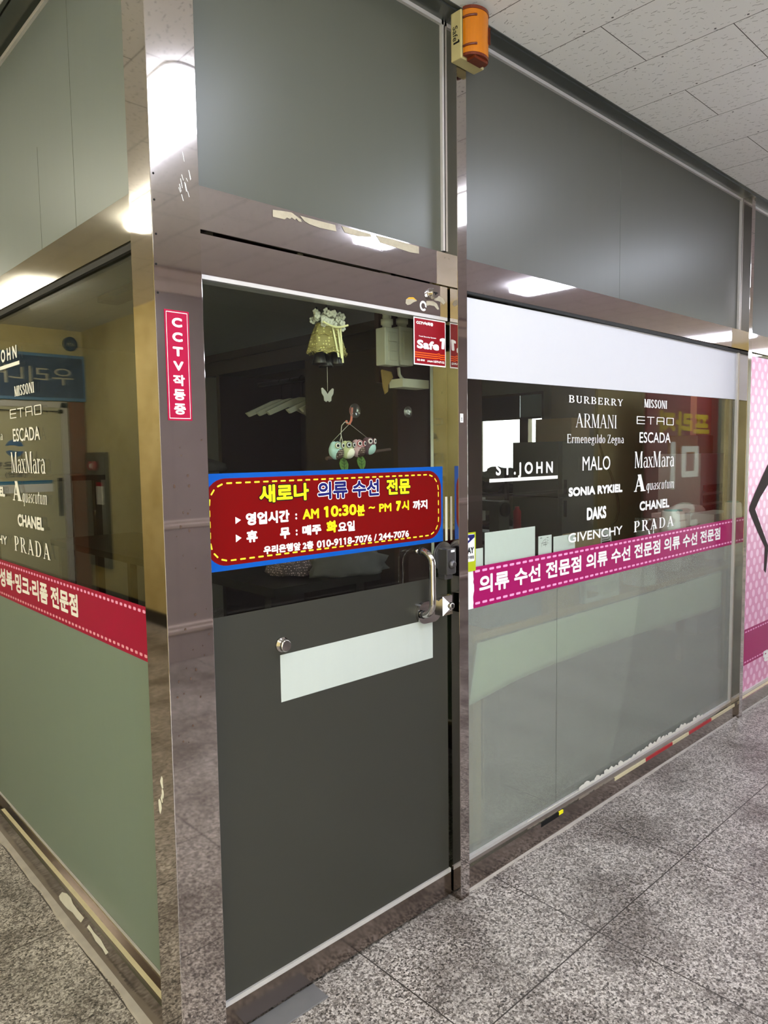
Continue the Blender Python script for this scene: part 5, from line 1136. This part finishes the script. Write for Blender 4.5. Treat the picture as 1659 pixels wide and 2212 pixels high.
m = flat(); put(m, text_polys('우리은행'), f, -1.62, -1.18, 1.40, 1.48, .003); put(m, text_polys('(별관)'), f, -1.5, -1.3, 1.31, 1.38, .002); m.build('door_lettering', 'lockgrey', d2)
m = flat(); rect(m, f, -1.75, -1.1, 1.16, 1.28); m.build('notice_sheet', 'paper', d2); m = flat(); rect(m, fR(YE-.0325), -1.75, -1.1, 1.245, 1.28); m.build('notice_head', plain('notice_blue', '#3a86b5', .5), d2)
one('trim_9', 'orangewood', (-2.10, -1.94, YE-.05, YE-.001, 0, 2.09))
m = MB(); m.lathe((-2.0, YE-.001, 2.70), (0, -1, 0), [(0, .075), (.02, .075), (.022, .07)], 28); o = tag(m.build('round_sign', 'signblue'), 'round blue wall sign high in the corner over the bank sign', 'sign')
m = flat(); put(m, text_polys('ATM'), fR(YE-.0235), -2.04, -1.96, 2.68, 2.71, .002); m.build('sign_lettering', 'signtext', o)
t = thing('hydrant_cabinet', 'tall steel fire hydrant cabinet set in the cream wall of the side passage', 'cabinet', (XW, 6.05, .35))
bars('cabinet_body', 'steelbox', t, (XW+.0005, XW+.03, 5.76, 6.32, .36, 1.56)); bars('upper_panel', 'steelbox', t, (XW+.03, XW+.036, 5.78, 6.30, 1.30, 1.54)); bars('lower_door', 'steelbox', t, (XW+.03, XW+.036, 5.78, 6.30, .38, 1.28))
for y, r_, mt in ((6.02, .05, 'reddark'), (6.14, .05, 'reddark'), (6.09, .028, 'plwhite')): m = MB(); m.lathe((XW+.036, y, 1.42), (1, 0, 0), [(0, r_), (.02, r_), (.03, r_*.7)], 20); m.build('alarm_button', mt, t)
m = flat(); f = fW(XW+.0365); rect(m, f, 5.84, 6.02, 1.02, 1.25); m.build('instruction_label', 'paper', t); m = flat(); rect(m, fW(XW+.0368), 5.84, 6.02, 1.21, 1.25); m.build('label_head', 'reddark', t)
m = MB(); m.lathe((XW+.036, 6.09, .93), (1, 0, 0), [(0, .04), (.006, .04), (.012, .02)], 20); m.build('lock', 'chrome', t)
# banner, pillar and board at the far end of the front corridor
S = fS(-2.97)
t = thing('hall_banner', 'tall maroon banner with yellow and white lettering on the far opposite wall', 'banner', (9.5, -3.0, .1))
bars('banner_cloth', 'plaza', t, (8.35, 10.62, -3.0, -2.97, .02, 2.45))
m = flat(); put(m, text_polys('프라자'), fS(-2.968), -10.30, -8.62, 1.70, 2.05, .02); m.build('yellow_lettering', 'plazayellow', t)
m = flat(); put(m, text_polys('미'), fS(-2.968), -9.95, -9.05, .95, 1.62, .02); put(m, text_polys('용'), fS(-2.968), -9.95, -9.0, .15, .75, .02); m.build('white_lettering', 'white', t)
bars_t('hall_pillar', 'greypillar', 'square grey-green pillar beside the maroon banner', 'pillar', (10.68, 11.05, -3.05, -2.7, 0, CZ))
t = thing('hall_board', 'pale yellow board with dark curved lines at the far end of the corridor', 'board', (11.8, -2.95, .4))
bars('board_face', 'yboard', t, (11.1, 13.4, -3.0, -2.97, .5, 2.35)); bars('board_base', 'skirting', t, (11.1, 13.4, -3.0, -2.95, .0, .5))
m = flat()
for pts in ([(-11.2, 2.3), (-11.6, 1.7), (-12.2, 1.2)], [(-11.2, 1.8), (-11.8, 1.4), (-12.6, 1.2)], [(-11.1, 1.1), (-11.9, .8), (-12.8, .6)]):
    dashes(m, fS(-2.968), pts, .05, 4, .1, 0)
m.build('board_lines', 'black', t)
